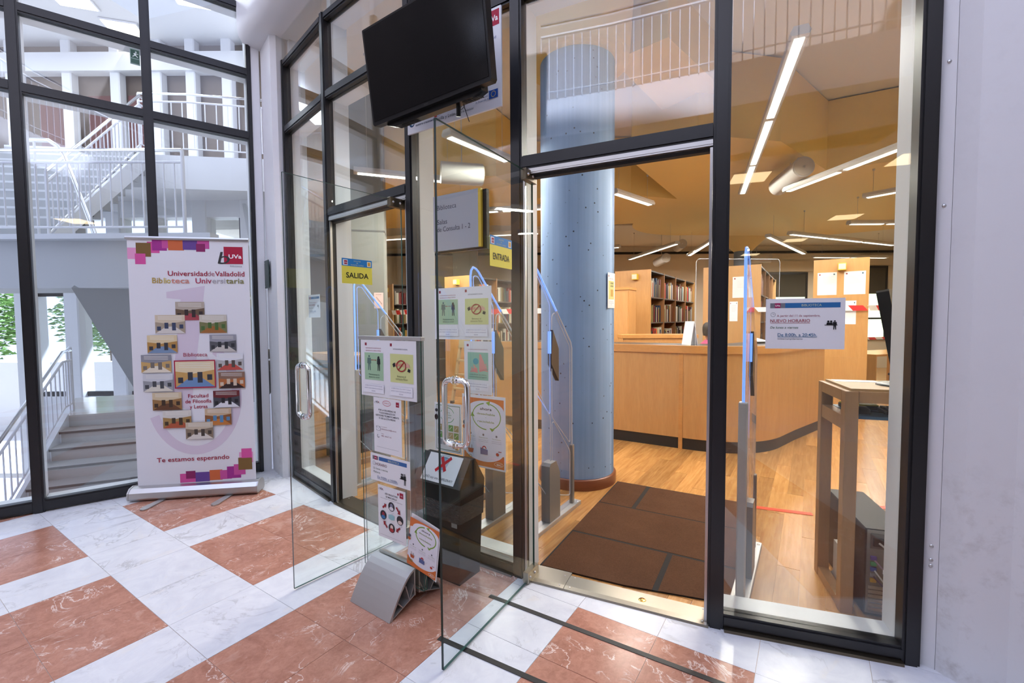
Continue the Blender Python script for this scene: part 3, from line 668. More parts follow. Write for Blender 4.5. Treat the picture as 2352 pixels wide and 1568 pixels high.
# ------------------------------------------------------------------ frameless glass door leaves
def leaf_door(lab, hinge, edge, handle_s, z0, z1, top, flip):
    h, e = Vector(hinge), Vector(edge); d = h - e; L = d.length; ang = math.atan2(d.y, d.x)
    o = thing('glass_door_leaf', lab, 'glass door', (e.x, e.y, 0), ang, 'open glass door leaves')
    mb = MB(); b = .012; y = .006
    mb.add([(0, -y, b), (L, -y, b), (L, -y, top), (0, -y, top)], [(0, 1, 2, 3)], 0); mb.add([(0, y, b), (L, y, b), (L, y, top), (0, y, top)], [(3, 2, 1, 0)], 0)
    mb.add([(0, -y, b), (0, y, b), (0, y, top), (0, -y, top)], [(3, 2, 1, 0)], 1)
    for zz in (b, top): mb.add([(0, -y, zz), (L, -y, zz), (L, y, zz), (0, y, zz)], [(0, 1, 2, 3)], 2)
    mb.add([(L, -y, b), (L, y, b), (L, y, top), (L, -y, top)], [(0, 1, 2, 3)], 2)
    mb.build('pane', [M_LEAF, M_GEDGE, M_GEDGE2], o)
    hs = handle_s; zc = (z0 + z1) / 2
    hd = thing('pull_handle', None, None); hd.parent = o; hd.location = (hs, 0, 0)
    for sgn in (-1, 1):            # a D-shaped tube on each face
        pts = []; yo = sgn * .062; rr = .03
        pts = [(0, sgn * .004, z0), (0, yo - sgn * rr, z0)] + [(0, yo - sgn * rr + sgn * rr * math.sin(R(t_)), z0 + rr - rr * math.cos(R(t_))) for t_ in (30, 60, 90)] + \
              [(0, yo - sgn * rr + sgn * rr * math.cos(R(t_)), z1 - rr + rr * math.sin(R(t_))) for t_ in (0, 30, 60, 90)] + [(0, sgn * .004, z1)]
        MB().tube(pts, .013, 12).build('tube', M_CHROME, hd)
        for zz in (z0, z1): MB().tube([(0, sgn * .0062, zz), (0, sgn * .013, zz)], .019, 14).build('collar', M_CHROME, hd)
    for zz, nm in ((0.01, 'bottom_hinge_patch'), (top - .05, 'top_hinge_patch')):
        pt = MB().cbox(L - .10, L + .03, -.017, .017, zz, zz + .06, .003).build(nm, M_BRASSD if 'top' in nm else M_STEEL, o)
        for xx in (L - .075, L - .02): MB().lathe([(0, .006), (.006, .0055), (.0075, 0)], 10, 0, Matrix.Rotation(R(90), 4, 'X')).build('bolt', M_SILVER, pt, (xx, -.017, zz + .03))
    return o, ang, L
EX, EXA, EXL = leaf_door('open glass exit door leaf beside the pull-up banner', (-.74, 3.095), (-1.225, 2.472), .085, .965, 1.255, 2.30, 1)
EN, ENA, ENL = leaf_door('open glass entrance door leaf nearest the camera, with dark edge', (.118, 2.597), (-.305, 1.872), .115, .955, 1.24, 2.315, 1)
def along(o, ang, s, off, z): return (o.location.x + math.cos(ang) * s - math.sin(ang) * off, o.location.y + math.sin(ang) * s + math.cos(ang) * off, z)
# ------------------------------------------------------------------ wall-mounted television
tv = thing('television', 'black flat television hung over the notices, screen off', 'television', (-.456, 2.531, 2.665), -.619)
Mt = Matrix.Rotation(.133, 4, 'X')
MB().prism_y([(-.45, .012), (-.44, 0), (.44, 0), (.45, .012), (.45, .525), (.445, .53), (-.445, .53), (-.45, .525)], 0, .045, 0, Mt).build('casing', M_BPL, tv)
MB().box(-.435, .435, -.0025, 0, .022, .518, 0, Mt).build('screen', M_SCREEN, tv)
MB().prism_y([(-.36, -.01), (-.3, -.028), (.3, -.028), (.36, -.01), (.36, .2), (-.36, .2)], .03, .085, 0, Mt).build('back_cover', M_BPL, tv)
mb = MB()
for sx in (-.25, .22):
    for i in range(9): mb.box(sx + i * .014, sx + i * .014 + .008, .04, .075, -.031, -.028, 0, Mt)
mb.build('speaker_grille', M_RUB, tv)
mb = MB(); put_text(mb, 'SONY', 0, .006, .009, -.001, 0, 'c', None, 0); mb.v = [tuple(Mt @ Vector(p)) for p in mb.v]; mb.build('brand_lettering', mat('grey_print', (.05, .05, .05), .4), tv)
MB().tube([(.17, .07, -.02), (.165, .075, -.05), (.16, .08, -.07)], .012, 8).build('plug', M_BPL, tv)
MB().tube([(.19, .08, .0), (.21, .085, -.06), (.235, .08, -.115)], .0022, 5).build('cable', M_BPL, tv)
MB().box(-.08, .08, .08, .22, .18, .34).build('wall_bracket', M_BPL, tv)
# ------------------------------------------------------------------ large white funding board behind the television
p, a, L = seg(2)
BD, BW, BH = .045, .735, .55
o = thing('notice_board', 'white funding board with logos behind the television', 'sign', onseg(2, .016, -.042, 2.703), a)
MB().cbox(0, BW, -.012, 0, 0, BH, .001).build('panel', mat('white_board', (.84, .84, .87), .4), o)
P_ = Print(o, BW, BH, -.0125)
P_.rect('logo', .86, .82, .125, .155, 'b01f3f').text('logo_lettering', 'UVa', .923, .868, .055, 'ffffff', 'c', None, .02)
P_.text('lettering', 'Universidad de Valladolid', .955, .69, .03, '5a5f9a', 'r')
P_.disc('logo', .055, .115, .032, .043, '27496d').disc('logo', .062, .12, .018, .03, 'dfe6ee').text('lettering', 'Europa impulsa', .10, .125, .026, '2a3a55', 'l').text('lettering', 'nuestro crecimiento', .10, .07, .026, '2a3a55', 'l', None, .01)
P_.rect('coat_of_arms', .315, .10, .032, .04, 'b5312e').rect('coat_of_arms', .347, .10, .032, .04, 'd8d8e8').rect('coat_of_arms', .315, .14, .032, .04, 'd8d8e8').rect('coat_of_arms', .347, .14, .032, .04, 'b5312e').rect('coat_of_arms', .325, .183, .044, .025, 'c9903a')
P_.text('lettering', 'Junta de', .39, .125, .036, '333333').text('lettering', 'Castilla y León', .315, .055, .036, '333333')
P_.ring('crest', .605, .15, .045, .062, .004, '444444').disc('crest', .605, .15, .025, .036, '777777').rect('crest', .592, .13, .026, .045, '444444').text('lettering', 'Universidad de Valladolid', .515, .055, .02, '222222')
P_.text('lettering', 'UNIÓN EUROPEA', .755, .17, .018, '4a4f80').text('lettering', 'Fondo Europeo', .755, .135, .018, '4a4f80').text('lettering', 'de Desarrollo Regional', .755, .10, .018, '4a4f80')
P_.rect('flag', .885, .10, .085, .085, '1b4da0')
for k in range(12): P_.disc('flag_stars', .9275 + .02 * math.cos(k * .5236), .1425 + .028 * math.sin(k * .5236), .0035, .005, 'f2cf2e', 5)
P_.done()
# ------------------------------------------------------------------ projecting room sign
o = thing('room_sign', 'grey room sign with yellow edge reading Biblioteca Salas de Consulta', 'sign', onseg(2, .226, -.03, 1.935), a)
MB().cbox(0, .352, -.022, -.004, 0, .34, .001).build('panel', mat('grey_sign', (.40, .41, .45), .45), o)
MB().box(.352, .372, -.022, -.004, 0, .34).build('edge_strip', mat('yellow_edge', (.75, .50, .05), .4), o)
MB().box(.02, .40, -.004, .022, -.012, .335).build('backing', M_BPL, o)
P_ = Print(o, .352, .34, -.0222)
P_.text('lettering', 'Biblioteca', .09, .74, .088, '1c2440', 'l', .44).text('lettering', 'Salas', .09, .48, .088, '1c2440', 'l', .23).text('lettering', 'de Consulta 1 - 2', .09, .345, .088, '1c2440', 'l', .74)
P_.done()
# ------------------------------------------------------------------ exit and entrance signs on the leaves
def way_sign(lab, loc, ang, word, w_, h_):
    o = thing('door_sign', lab, 'sign', loc, ang)
    MB().box(0, w_, -.0015, 0, 0, h_).build('card', ink('f0e257'), o)
    P_ = Print(o, w_, h_, -.0017)
    P_.rect('header_band', 0, .70, 1, .30, '1f7fc4').rect('logo', .04, .73, .15, .22, 'e9eef2').rect('logo', .075, .76, .10, .16, 'a81e3c').text('header_lettering', 'UVa', .125, .81, .055, 'ffffff', 'c')
    P_.rect('badge', .83, .735, .13, .21, 'f3e6c0').rect('badge', .855, .77, .08, .14, 'd99a2b')
    for k, s_ in enumerate(('FACULTAD', 'DE', 'FILOSOFÍA Y LETRAS')): P_.text('header_lettering', s_, .5, .895 - k * .08, .045, 'cfd9a8', 'c')
    P_.text('lettering', word, .5, .235, .21, '111111', 'c', .74, .015)
    P_.done()
way_sign('yellow and blue SALIDA sign on the exit door leaf', along(EX, EXA, .335, -.008, 1.728), EXA, 'SALIDA', .21, .15)
way_sign('yellow and blue ENTRADA sign on the entrance door leaf', along(EN, ENA, .385, -.008, 1.762), ENA, 'ENTRADA', .208, .148)
# ------------------------------------------------------------------ pull-up banner
bl, br = Vector((-3.215, 3.80)), Vector((-2.245, 3.965)); d = br - bl; BA = math.atan2(d.y, d.x); BL = d.length
bn = thing('pull_up_banner', 'white pull-up banner reading Te estamos esperando with pink and brown squares', 'banner', (bl.x, bl.y, 0), BA)
prof = [(-.085, .03), (-.08, .075), (-.05, .105), (0, .115), (.05, .105), (.08, .075), (.085, .03), (.07, .012), (-.07, .012)]
MB().prism_x(prof, 0, BL).build('base', M_SILVER, bn)
for xx in (-.012, BL): MB().prism_x([(y * 1.04, z * 1.04) for y, z in prof], xx, xx + .012).build('end_cap', M_ALUM, bn)
for xx in (.22, .74): MB().prism([(xx, -.06), (xx + .05, -.06), (xx + .02, -.26), (xx, -.285), (xx - .03, -.27), (xx - .04, -.24)], .003, .010).build('foot', M_ALUM, bn)
MB().tube([(BL / 2, .03, .1), (BL / 2, .03, 2.18)], .008, 8).build('support_pole', M_SILVER, bn)
W_, H_ = BL - .055, 2.085
MB().box(.03, .03 + W_, -.001, .0005, .11, .11 + H_).build('graphic', mat('banner_cloth', (.80, .80, .83), .5), bn)
MB().prism_x([(-.012, 2.19), (.010, 2.19), (.012, 2.212), (-.006, 2.218), (-.014, 2.205)], .02, BL - .02).build('top_bar', M_SILVER, bn)
gp = link('artwork', None, bn, (.03, 0, .11)); gp['label'] = 'printed squares, lettering and photographs on the banner'
P_ = Print(gp, W_, H_, -.0014)
bx_ = lambda x, z, w_, h_, c: P_.rect('coloured_square', x, z, w_, h_, c)
# letter b in pale grey behind
P_.poly('watermark', [(.30, .79), (.62, .815), (.46, .30), (.30, .34), (.415, .76), (.30, .765)], 'd9cdda')
P_.ring('watermark', .50, .36, .40, .24, .075, 'd9cdda', -160, 60)
for x, z, w_, h_, c in ((.0, .92, .12, .045, 'e9a0c8'), (.16, .945, .10, .045, 'd8579c'), (.20, .955, .12, .045, 'a4348c'), (.28, .965, .10, .035, 'c8559b'), (.33, .957, .13, .043, 'cf6b3f'), (.45, .96, .13, .04, '6a4a94'), (.57, .965, .10, .035, 'c9559b'), (.56, .953, .075, .032, '8c2a62'), (.07, .93, .12, .055, '7d6034'), (.06, .90, .085, .042, 'd8579c')): bx_(x, z, w_, h_, c)
for x, z, w_, h_, c in ((.86, .075, .12, .045, 'e9a0c8'), (.35, .005, .13, .037, 'd8579c'), (.40, .02, .08, .032, '8c2a62'), (.48, .005, .12, .04, '6a4a94'), (.60, .008, .11, .043, 'cf6b3f'), (.69, .01, .1, .038, 'c8559b'), (.75, .012, .12, .05, 'a4348c'), (.81, .025, .10, .045, 'c8559b'), (.85, .045, .12, .052, '7d6034'), (.88, .095, .09, .04, 'd8579c')): bx_(x, z, w_, h_, c)
P_.rect('logo', .79, .905, .16, .07, 'b01f3f').text('logo_lettering', 'UVa', .885, .928, .016, 'ffffff', 'c', .11, .02).text('logo_lettering', 'b', .735, .905, .05, '3a3a3a', 'l', .095, 0, .25).text('logo_lettering', 'iblioteca', .89, .893, .007, '888888', 'c', .1)
P_.text('lettering', 'Universidad', .32, .855, .0195, 'a3273f', 'l', .325, .012).text('lettering', 'de', .648, .855, .0195, 'b06a78', 'l', .058).text('lettering', 'Valladolid', .71, .855, .0195, 'a3273f', 'l', .25, .012)
for s_, x, w_, c in (('Bib', .19, .085, 'b79a4e'), ('lio', .285, .055, 'c9b04a'), ('teca', .345, .15, 'd08a7a'), ('Univ', .545, .135, 'b0405a'), ('ersi', .685, .11, 'b3aeb2'), ('taria', .80, .155, '8a8550')): P_.text('lettering', s_, x, .825, .0215, c, 'l', w_, .015)
P_.text('lettering', 'Biblioteca', .52, .527, .015, 'b05a68', 'c', .20, .01)
for k, (s_, w_) in enumerate((('Facultad', .17), ('de Filosofía', .22), ('y Letras', .15))): P_.text('lettering', s_, .53, .357 - k * .0225, .015, 'a3273f', 'c', w_, .01)
P_.text('lettering', 'Te estamos esperando', .47, .095, .0185, 'a3273f', 'c', .61, .01)
NPH = [0]
def photo(x, z, w_, h_, cs):
    """small printed picture of a reading room: ceiling, back wall, shelves or tables, floor"""
    a, b, c, d_ = cs; NPH[0] += 1; ph_ = ('photograph', NPH[0])
    P_.rect(ph_, x, z, w_, h_, a).poly(ph_, [(x, z + h_ * .62), (x + w_ * .45, z + h_ * .52), (x + w_, z + h_ * .66), (x + w_, z), (x, z)], b)
    P_.poly(ph_, [(x, z), (x + w_, z), (x + w_ * .65, z + h_ * .38), (x + w_ * .35, z + h_ * .36)], c)
    for k in range(4): P_.rect(ph_, x + w_ * (.06 + .25 * k), z + h_ * (.16 + .1 * (k % 2)), w_ * .13, h_ * (.22 + .1 * ((k * 7) % 3)), d_)
    for k in range(3): P_.line(ph_, x + w_ * .1, z + h_ * (.78 + .07 * k), x + w_ * .9, z + h_ * (.74 + .08 * k), .003, 'f2f0e8')
ph = (('b8ac9c', '6d5a48', 'a84a52', '3a3030'), ('d6c8ae', 'a89a86', 'd9d4cc', '3c4660'), ('cfc8b8', '7b7a52', 'a06a38', '4c6a38'), ('e2cfa4', 'b58a4c', '7a92b0', '3a3a40'), ('9a9aa2', '5a5c60', 'c8c4bc', '34363a'), ('8f9098', 'c8a468', 'e6ddc8', '77706a'), ('e4e6ea', 'b8b8b8', 'c0544a', '5a5048'), ('d0d2d6', '9a9ca0', 'dcd8c8', '4a4c50'), ('8a6a58', 'b06a3c', '3a2a28', 'd2c0a8'), ('d6c4a0', '9a7448', '6a4630', '46362a'), ('6a2a2c', '4a4a50', 'e0e0e4', '26262a'), ('d8d4ca', 'a58450', 'b05a3c', '4a3c2c'), ('c9b090', '8a5a34', 'c07a3c', '5a8ab0'), ('c8baa2', '8a7a66', 'ddd6ca', '4a4038'))
spots = ((.37, .675, .24, .075), (.20, .622, .245, .075), (.565, .622, .23, .075), (.13, .543, .245, .072), (.645, .545, .225, .07), (.075, .464, .245, .072), (.70, .468, .225, .07), (.085, .387, .245, .072), (.71, .392, .225, .068), (.155, .31, .24, .072), (.66, .313, .225, .07), (.235, .235, .235, .072), (.585, .24, .225, .07), (.42, .186, .23, .07))
for (x, z, w_, h_), cs in zip(spots, ph): photo(x, z, w_, h_, cs)
P_.rect('photograph_border', .345, .397, .345, .115, 'a8203f'); photo(.355, .402, .325, .105, ('e6d6b0', 'c8a060', '6f8fb8', '3a3c44'))
P_.done()
# ------------------------------------------------------------------ freestanding information stand
C1, C0 = Vector((-.77, 2.523)), Vector((-.51, 2.338)); d = C0 - C1; SAng = math.atan2(d.y, d.x)
sd = thing('information_stand', 'freestanding glass notice stand with curved aluminium feet', 'notice stand', (C1.x, C1.y, 0), SAng)
def stand_box(nm, x0, x1, y0, y1, z0, z1, mats):
    mb = MB(); mb.add([(x0, y0, z0), (x1, y0, z0), (x1, y0, z1), (x0, y0, z1)], [(0, 1, 2, 3)], 0).add([(x0, y1, z0), (x1, y1, z0), (x1, y1, z1), (x0, y1, z1)], [(3, 2, 1, 0)], 0)
    for xx in (x0, x1): mb.add([(xx, y0, z0), (xx, y1, z0), (xx, y1, z1), (xx, y0, z1)], [(0, 1, 2, 3)], 1)
    for zz in (z0, z1): mb.add([(x0, y0, zz), (x1, y0, zz), (x1, y1, zz), (x0, y1, zz)], [(0, 1, 2, 3)], 1)
    return mb.build(nm, mats, sd)
stand_box('glass_sheet', -.105, .385, -.011, -.006, .10, 1.40, [M_GLASS, M_GEDGE2]); stand_box('glass_sheet', -.105, .385, .006, .011, .10, 1.40, [M_GLASS, M_GEDGE2])
MB().cbox(-.118, .392, -.015, .015, 1.398, 1.418, .003).build('top_bar', M_ALUM, sd)
for sgn in (-1, 1):
    outer_ = [(sgn * (.014 + .17 * math.sin(R(t_)) ** 1.0 * 1.0), .175 * math.cos(R(t_)) ** .85 + .002) for t_ in (0, 15, 30, 45, 60, 75, 89)]
    outer_ = [(sgn * .014, .205)] + [(sgn * (.014 + .172 * (k / 8) ** .82), .205 - .2035 * (k / 8) ** 1.35) for k in range(1, 9)]
    inn = [(y - sgn * .007 if abs(y) > .03 else y, max(z - .009, .0015)) for y, z in outer_]
    ft = thing('foot', None, None); ft.parent = sd
    mb = MB(); vs = []
    for xx in (0, .32):
        vs += [(xx, y, z) for y, z in outer_] + [(xx, y - sgn * .008, z - .008) for y, z in outer_[:-1]] + [(xx, outer_[-1][0] - sgn * .02, .0015)]
    n = len(outer_); N2 = 2 * n; fs = []
    for j in range(n - 1):
        fs += [(j, j + 1, N2 + j + 1, N2 + j), (n + j, N2 + n + j, N2 + n + j + 1, n + j + 1), (j, n + j, n + j + 1, j + 1), (N2 + j, N2 + j + 1, N2 + n + j + 1, N2 + n + j)]
    fs += [(0, N2, N2 + n, n), (n - 1, 2 * n - 1, N2 + 2 * n - 1, N2 + n - 1)]
    mb.add(vs, fs, 0, False); mb.build('curved_cover', M_ALUM, ft)
    MB().box(0, .32, min(sgn * .012, sgn * .020), max(sgn * .012, sgn * .020), .06, .20).build('inner_plate', M_ALUM, ft)
    # inner chord and webs
    def web(y0, z0, y1, z1): 
        dd = Vector((y1 - y0, z1 - z0)).normalized() * .0022; nn = Vector((-dd.y, dd.x))
        MB().prism_x([(y0 - nn.x, z0 - nn.y), (y1 - nn.x, z1 - nn.y), (y1 + nn.x, z1 + nn.y), (y0 + nn.x, z0 + nn.y)], .003, .317).build('web', M_ALUM, ft)
    web(sgn * .016, .062, sgn * .172, .004); web(sgn * .05, .048, sgn * .075, .135); web(sgn * .095, .033, sgn * .125, .07); web(sgn * .018, .12, sgn * .05, .052)
def on_stand(s, z, off=-.0125): return (C1.x + math.cos(SAng) * s - math.sin(SAng) * off, C1.y + math.sin(SAng) * s + math.cos(SAng) * off, z)
# ------------------------------------------------------------------ black cardboard recycling bin
bF = Vector((-.298, 2.485)); BAn = R(-34); 
bi = thing('paper_bin', 'tall black recycling bin with sloped lid between the doorways', 'bin', (bF.x, bF.y, 0), BAn)
wb, db = .33, .205
def taper(mb, z0, z1, k0, k1, m=0):
    c = (-wb / 2, db / 2); vs = []
    for z, k in ((z0, k0), (z1, k1)): vs += [(c[0] + sx * wb / 2 * k, c[1] + sy * db / 2 * k, z) for sx, sy in ((-1, -1), (1, -1), (1, 1), (-1, 1))]
    mb.add(vs, [(0, 3, 2, 1), (4, 5, 6, 7), (0, 1, 5, 4), (1, 2, 6, 5), (2, 3, 7, 6), (3, 0, 4, 7)], m)
mb = MB(); taper(mb, .0, .44, .90, 1.0); mb.build('body', M_BIN, bi)
# crumpled bag rim
M_BAG = mat('black_bin_bag', (.012, .012, .012), .22); tt = NT(M_BAG); tt.bump(tt.noise(tt.coord((1, 1, 2.5)), 26, 3, .6, .6), .9, .02)
mb = MB(); taper(mb, .36, .47, 1.03, 1.05); mb.build('bag_rim', M_BAG, bi)
mb = MB(); taper(mb, .44, .565, 1.04, 1.07); mb.build('lid_skirt', M_BIN, bi)
lid = MB().prism_x([(-.01, .565), (db + .01, .565), (db * .62, .705), (db * .42, .705)], -wb - .012, .012).build('lid', M_BIN, bi)
MB().prism_x([(-.013, .562), (db * .42 - .003, .709), (db * .42, .712), (-.016, .565)], -wb - .014, .014).build('lid_flap', mat('dark_grey_card', (.045, .045, .045), .45), bi)
mb = MB()
for xx in (-.04,): mb.box(xx - .02, xx + .02, -.003, .0, .335, .36)
mb.build('label_tag', mat('clear_tape', (.2, .2, .2), .3), bi)
# ------------------------------------------------------------------ printed notices
DK = '3c3c44'
def man(P, part, x, z, h, w_, col, woman=False):
    P.disc(part, x, z + h * .92, w_ * .20, h * .075, col, 10)
    if woman: P.poly(part, [(x - w_ * .28, z + h * .95), (x + w_ * .2, z + h * .97), (x + w_ * .3, z + h * .62), (x - w_ * .34, z + h * .6)], col)
    P.poly(part, [(x - w_ * .38, z + h * .82), (x + w_ * .38, z + h * .82), (x + w_ * .45, z + h * .46), (x + w_ * .30, z + h * .44), (x + w_ * .26, z + h * .42), (x - w_ * .26, z + h * .42), (x - w_ * .30, z + h * .44), (x - w_ * .45, z + h * .46)], col)
    P.poly(part, [(x - w_ * .27, z + h * .44), (x - w_ * .02, z + h * .44), (x - w_ * .10, z), (x - w_ * .3, z)], col)
    P.poly(part, [(x + w_ * .0, z + h * .44), (x + w_ * .27, z + h * .44), (x + w_ * .33, z), (x + w_ * .14, z)], col)
def hand(P, part, x, z, w_, h_, col, flip=1):
    P.poly(part, [(x, z), (x + flip * w_ * .55, z + h_ * .1), (x + flip * w_ * .62, z + h_ * .45), (x + flip * w_ * .1, z + h_ * .55)], col)
    for k in range(4): P.poly(part, [(x + flip * w_ * (.55), z + h_ * (.1 + .1 * k)), (x + flip * w_ * (1.0 - .05 * k), z + h_ * (.05 + .17 * k)), (x + flip * w_ * (1.0 - .05 * k), z + h_ * (.14 + .17 * k)), (x + flip * w_ * .58, z + h_ * (.2 + .1 * k))], col)
    P.poly(part, [(x + flip * w_ * .15, z + h_ * .5), (x + flip * w_ * .5, z + h_ * .85), (x + flip * w_ * .58, z + h_ * .75), (x + flip * w_ * .38, z + h_ * .42)], col)
def footer(P, x0, w_):
    P.rect('frame', x0 + w_ * .1, .062, w_ * .78, .155, 'dfe1ea').rect('frame', x0 + w_ * .105, .066, w_ * .77, .147, 'f2f2f7')
    for k, s_ in enumerate(('LA BIBLIOTECA VELA POR TU SALUD', 'ENTRE TODOS CREAMOS UN ESPACIO', 'SEGURO')): P.text('lettering', s_, x0 + w_ * .49, .178 - k * .045, .019, '6f7290', 'c', w_ * (.66, .68, .14)[k])
def pair_poster(lab, loc, ang, w_, h_):
    o, P = sheet('safety_notice', lab, loc, ang, w_, h_, 'paired distancing notices')
    P.rect('logo', .085, .90, .035, .05, '8c1f38').rect('logo', .555, .90, .035, .05, '8c1f38')
    P.text('lettering', 'MANTENGAMOS LA DISTANCIA DE', .245, .845, .02, 'a33a50', 'c', .29).text('lettering', 'SEGURIDAD DE AL MENOS 2 METROS', .245, .80, .02, 'a33a50', 'c', .29)
    P.text('lettering', 'DISTANCIAMIENTO SOCIAL', .735, .845, .022, '44464f', 'c', .25)
    P.rect('green_picture', .075, .29, .355, .485, 'a8cba6').rect('yellow_picture', .555, .29, .395, .485, 'd6db97')
    man(P, 'figure', .165, .46, .27, .085, '5f7a72'); man(P, 'figure', .345, .46, .26, .07, '2a2c2e', True)
    P.line('arrow', .21, .645, .30, .645, .0025, 'a03030').poly('arrow', [(.205, .645), (.22, .66), (.22, .63)], 'a03030').poly('arrow', [(.305, .645), (.29, .66), (.29, .63)], 'a03030')
    P.text('lettering', 'Mantenemos la', .255, .375, .03, '3f5a4c', 'c', .20).text('lettering', 'distancia social', .255, .33, .03, '3f5a4c', 'c', .20)
    hand(P, 'hands', .62, .56, .16, .10, 'd89a82'); hand(P, 'hands', .90, .55, .12, .11, 'e2b09a', -1)
    P.poly('sleeves', [(.60, .60), (.64, .63), (.655, .57), (.615, .545)], '23252b').poly('sleeves', [(.87, .54), (.91, .52), (.895, .475), (.855, .49)], '23252b')
    P.ring('ban_sign', .752, .575, .085, .10, .0065, 'a02828').line('ban_sign', .70, .505, .805, .645, .0065, 'a02828')
    P.text('lettering', 'Evitamos el', .755, .385, .03, '4c5030', 'c', .15).text('lettering', 'contacto físico', .755, .34, .03, '4c5030', 'c', .20)
    footer(P, 0, .5); footer(P, .5, .5); P.done()
def ang2(i): return seg(i)[1]
pair_poster('wide distancing notice with two pictures at top of the freestanding stand', on_stand(-.095, 1.084), SAng, .452, .312)
pair_poster('wide distancing notice with two pictures stuck on glass under the room sign', onseg(2, 0.184, -.0055, 1.38), ang2(2), .452, .326)
# hand hygiene notice
o, P = sheet('hygiene_notice', 'hand washing notice with a teal picture on the glass', onseg(2, 0.424, -.0055, 1.047), ang2(2), .212, .325, None)
P.rect('logo', .10, .90, .07, .045, '8c1f38').text('lettering', 'LA HIGIENE DE MANOS ES FUNDAMENTAL', .5, .835, .018, 'a33a50', 'c', .72).rect('teal_picture', .13, .27, .74, .52, '8fc4ae')
hand(P, 'hands', .55, .42, .30, .26, 'e0918c'); hand(P, 'hands', .50, .40, .28, .18, 'dd8a86', -1); P.disc('soap', .43, .62, .10, .06, '2f9fb0')
P.poly('hands', [(.55, .45), (.80, .5), (.62, .75), (.56, .76)], 'e39c96')
P.text('lettering', 'Lavándonos las manos', .5, .36, .026, '2f5448', 'c', .60).text('lettering', 'mantenemos la higiene', .5, .315, .026, '2f5448', 'c', .62)
footer(P, 0, 1); P.done()
def recycle(lab, loc, ang, w_, h_, curl=0, tilt=0):
    o, P = sheet('recycling_poster', lab, loc, ang, w_, h_, None, 'poster', curl)
    if tilt: o.rotation_euler = (0, tilt, ang)
    if curl: P.y = -curl - .001
    m = .035
    P.rect('orange_ground', m, m * .7, 1 - 2 * m, .935, 'd9763c')
    pts = [(m, .20)] + [(.5 + .465 * math.cos(R(t_)), .26 + .17 * math.sin(R(t_))) for t_ in range(200, 341, 10)] + [(1 - m, .20), (1 - m, .80)] + [(.55 + .415 * math.cos(R(t_)), .80 + .13 * math.sin(R(t_))) for t_ in range(0, 181, 12)] + [(m + .02, .78)]
    P.poly('white_ground', pts, 'ececf4')
    for a0, a1 in ((-60, 75), (100, 270)): P.ring('green_arrows', .57, .715, .33, .185, .006, '7fa83e', a0, a1)
    P.poly('green_arrows', [(.56, .905), (.66, .93), (.64, .865)], '7fa83e').poly('green_arrows', [(.76, .555), (.64, .565), (.70, .515)], '7fa83e').poly('green_arrows', [(.20, .70), (.30, .70), (.24, .76)], '7fa83e')
    P.text('lettering', 'ahora', .56, .80, .036, '2c2c2e', 'c', .27, .012).text('lettering', 'desechable', .56, .735, .028, '8a9a3c', 'c', .42, .01).text('lettering', '=', .56, .69, .02, '8a9a3c', 'c').text('lettering', 'reciclable', .56, .63, .028, '8a9a3c', 'c', .38, .01)
    for k, x in enumerate((.2, .5, .80)):
        P.disc('icon', x, .46, .022, .016, '77787e', 10); P.text('lettering', ('Recoge los', 'Deposita los', 'Te enviamos')[k], x, .415, .014, '8f9a58', 'c', .2)
        for j in range(2): P.text('lettering', ('instrumentos de', 'escritura usados')[j], x, .385 - .022 * j, .009, '8a8a90', 'c', .22)
    P.poly('icon', [(.13, .25), (.27, .25), (.25, .19), (.15, .19)], 'c0603a').poly('icon', [(.43, .19), (.6, .19), (.6, .26), (.43, .28)], '5a6a9a').ring('icon', .52, .27, .05, .04, .006, 'c03038', 0, 180).disc('icon', .82, .22, .035, .022, 'c8402c').rect('icon', .84, .255, .07, .01, 'b03030').rect('icon', .16, .24, .012, .07, '9a8a70').rect('icon', .22, .24, .012, .06, '9a8a70')
    P.disc('icon', .065, .60, .045, .03, '55565c').disc('icon', .06, .54, .05, .03, 'c06a3c')
    P.ring('recycle_logo', .12, .135, .04, .025, .003, '7a8a4a').ring('recycle_logo', .19, .135, .04, .025, .003, '7a8a4a')
    P.ring('brand_logo', .85, .085, .10, .032, .0025, 'f0e0c8').text('brand_lettering', 'BIC', .86, .072, .022, 'f4efe6', 'c', .11, .02); P.done()
recycle('large orange and white recycling poster on the glass behind the door leaf', onseg(2, 0.404, -.0055, .594), ang2(2), .326, .448)
recycle('orange recycling poster with curling edge low on the freestanding stand', on_stand(.266, .222, -.0135), SAng, .225, .278, .014, R(8))
# green guide poster
o, P = sheet('recycling_guide', 'white recycling guide with green border on the glass', onseg(2, 0.170, -.0055, .647), ang2(2), .228, .32, None, 'poster')
for x, z, ww, hh in ((.06, .04, .88, .012), (.06, .945, .88, .012), (.06, .04, .016, .91), (.924, .04, .016, .91)): P.rect('border', x, z, ww, hh, '4f7f58')
P.ring('green_arrows', .48, .76, .26, .16, .004, '4f9f60', 20, 160).ring('green_arrows', .48, .76, .26, .16, .004, '4f9f60', 200, 340)
for k, s_ in enumerate(('ahora', 'desechable', 'reciclable')): P.text('lettering', s_, .48, .80 - .05 * k, .03, '3f7f50', 'c', (.2, .3, .28)[k])
for r_ in range(2):
    for c_ in range(4): P.rect(('cell', r_ * 4 + c_), .12 + .2 * c_, .44 - .15 * r_, .17, .125, '6aa050' if (r_ + c_) % 3 else 'b0a070').line(('cell', r_ * 4 + c_), .15 + .2 * c_, .47 - .15 * r_, .25 + .2 * c_, .54 - .15 * r_, .005, 'd8d4c0')
for c_ in range(4): P.rect(('cell', 20 + c_), .12 + .2 * c_, .15, .17, .11, 'a8aab0')
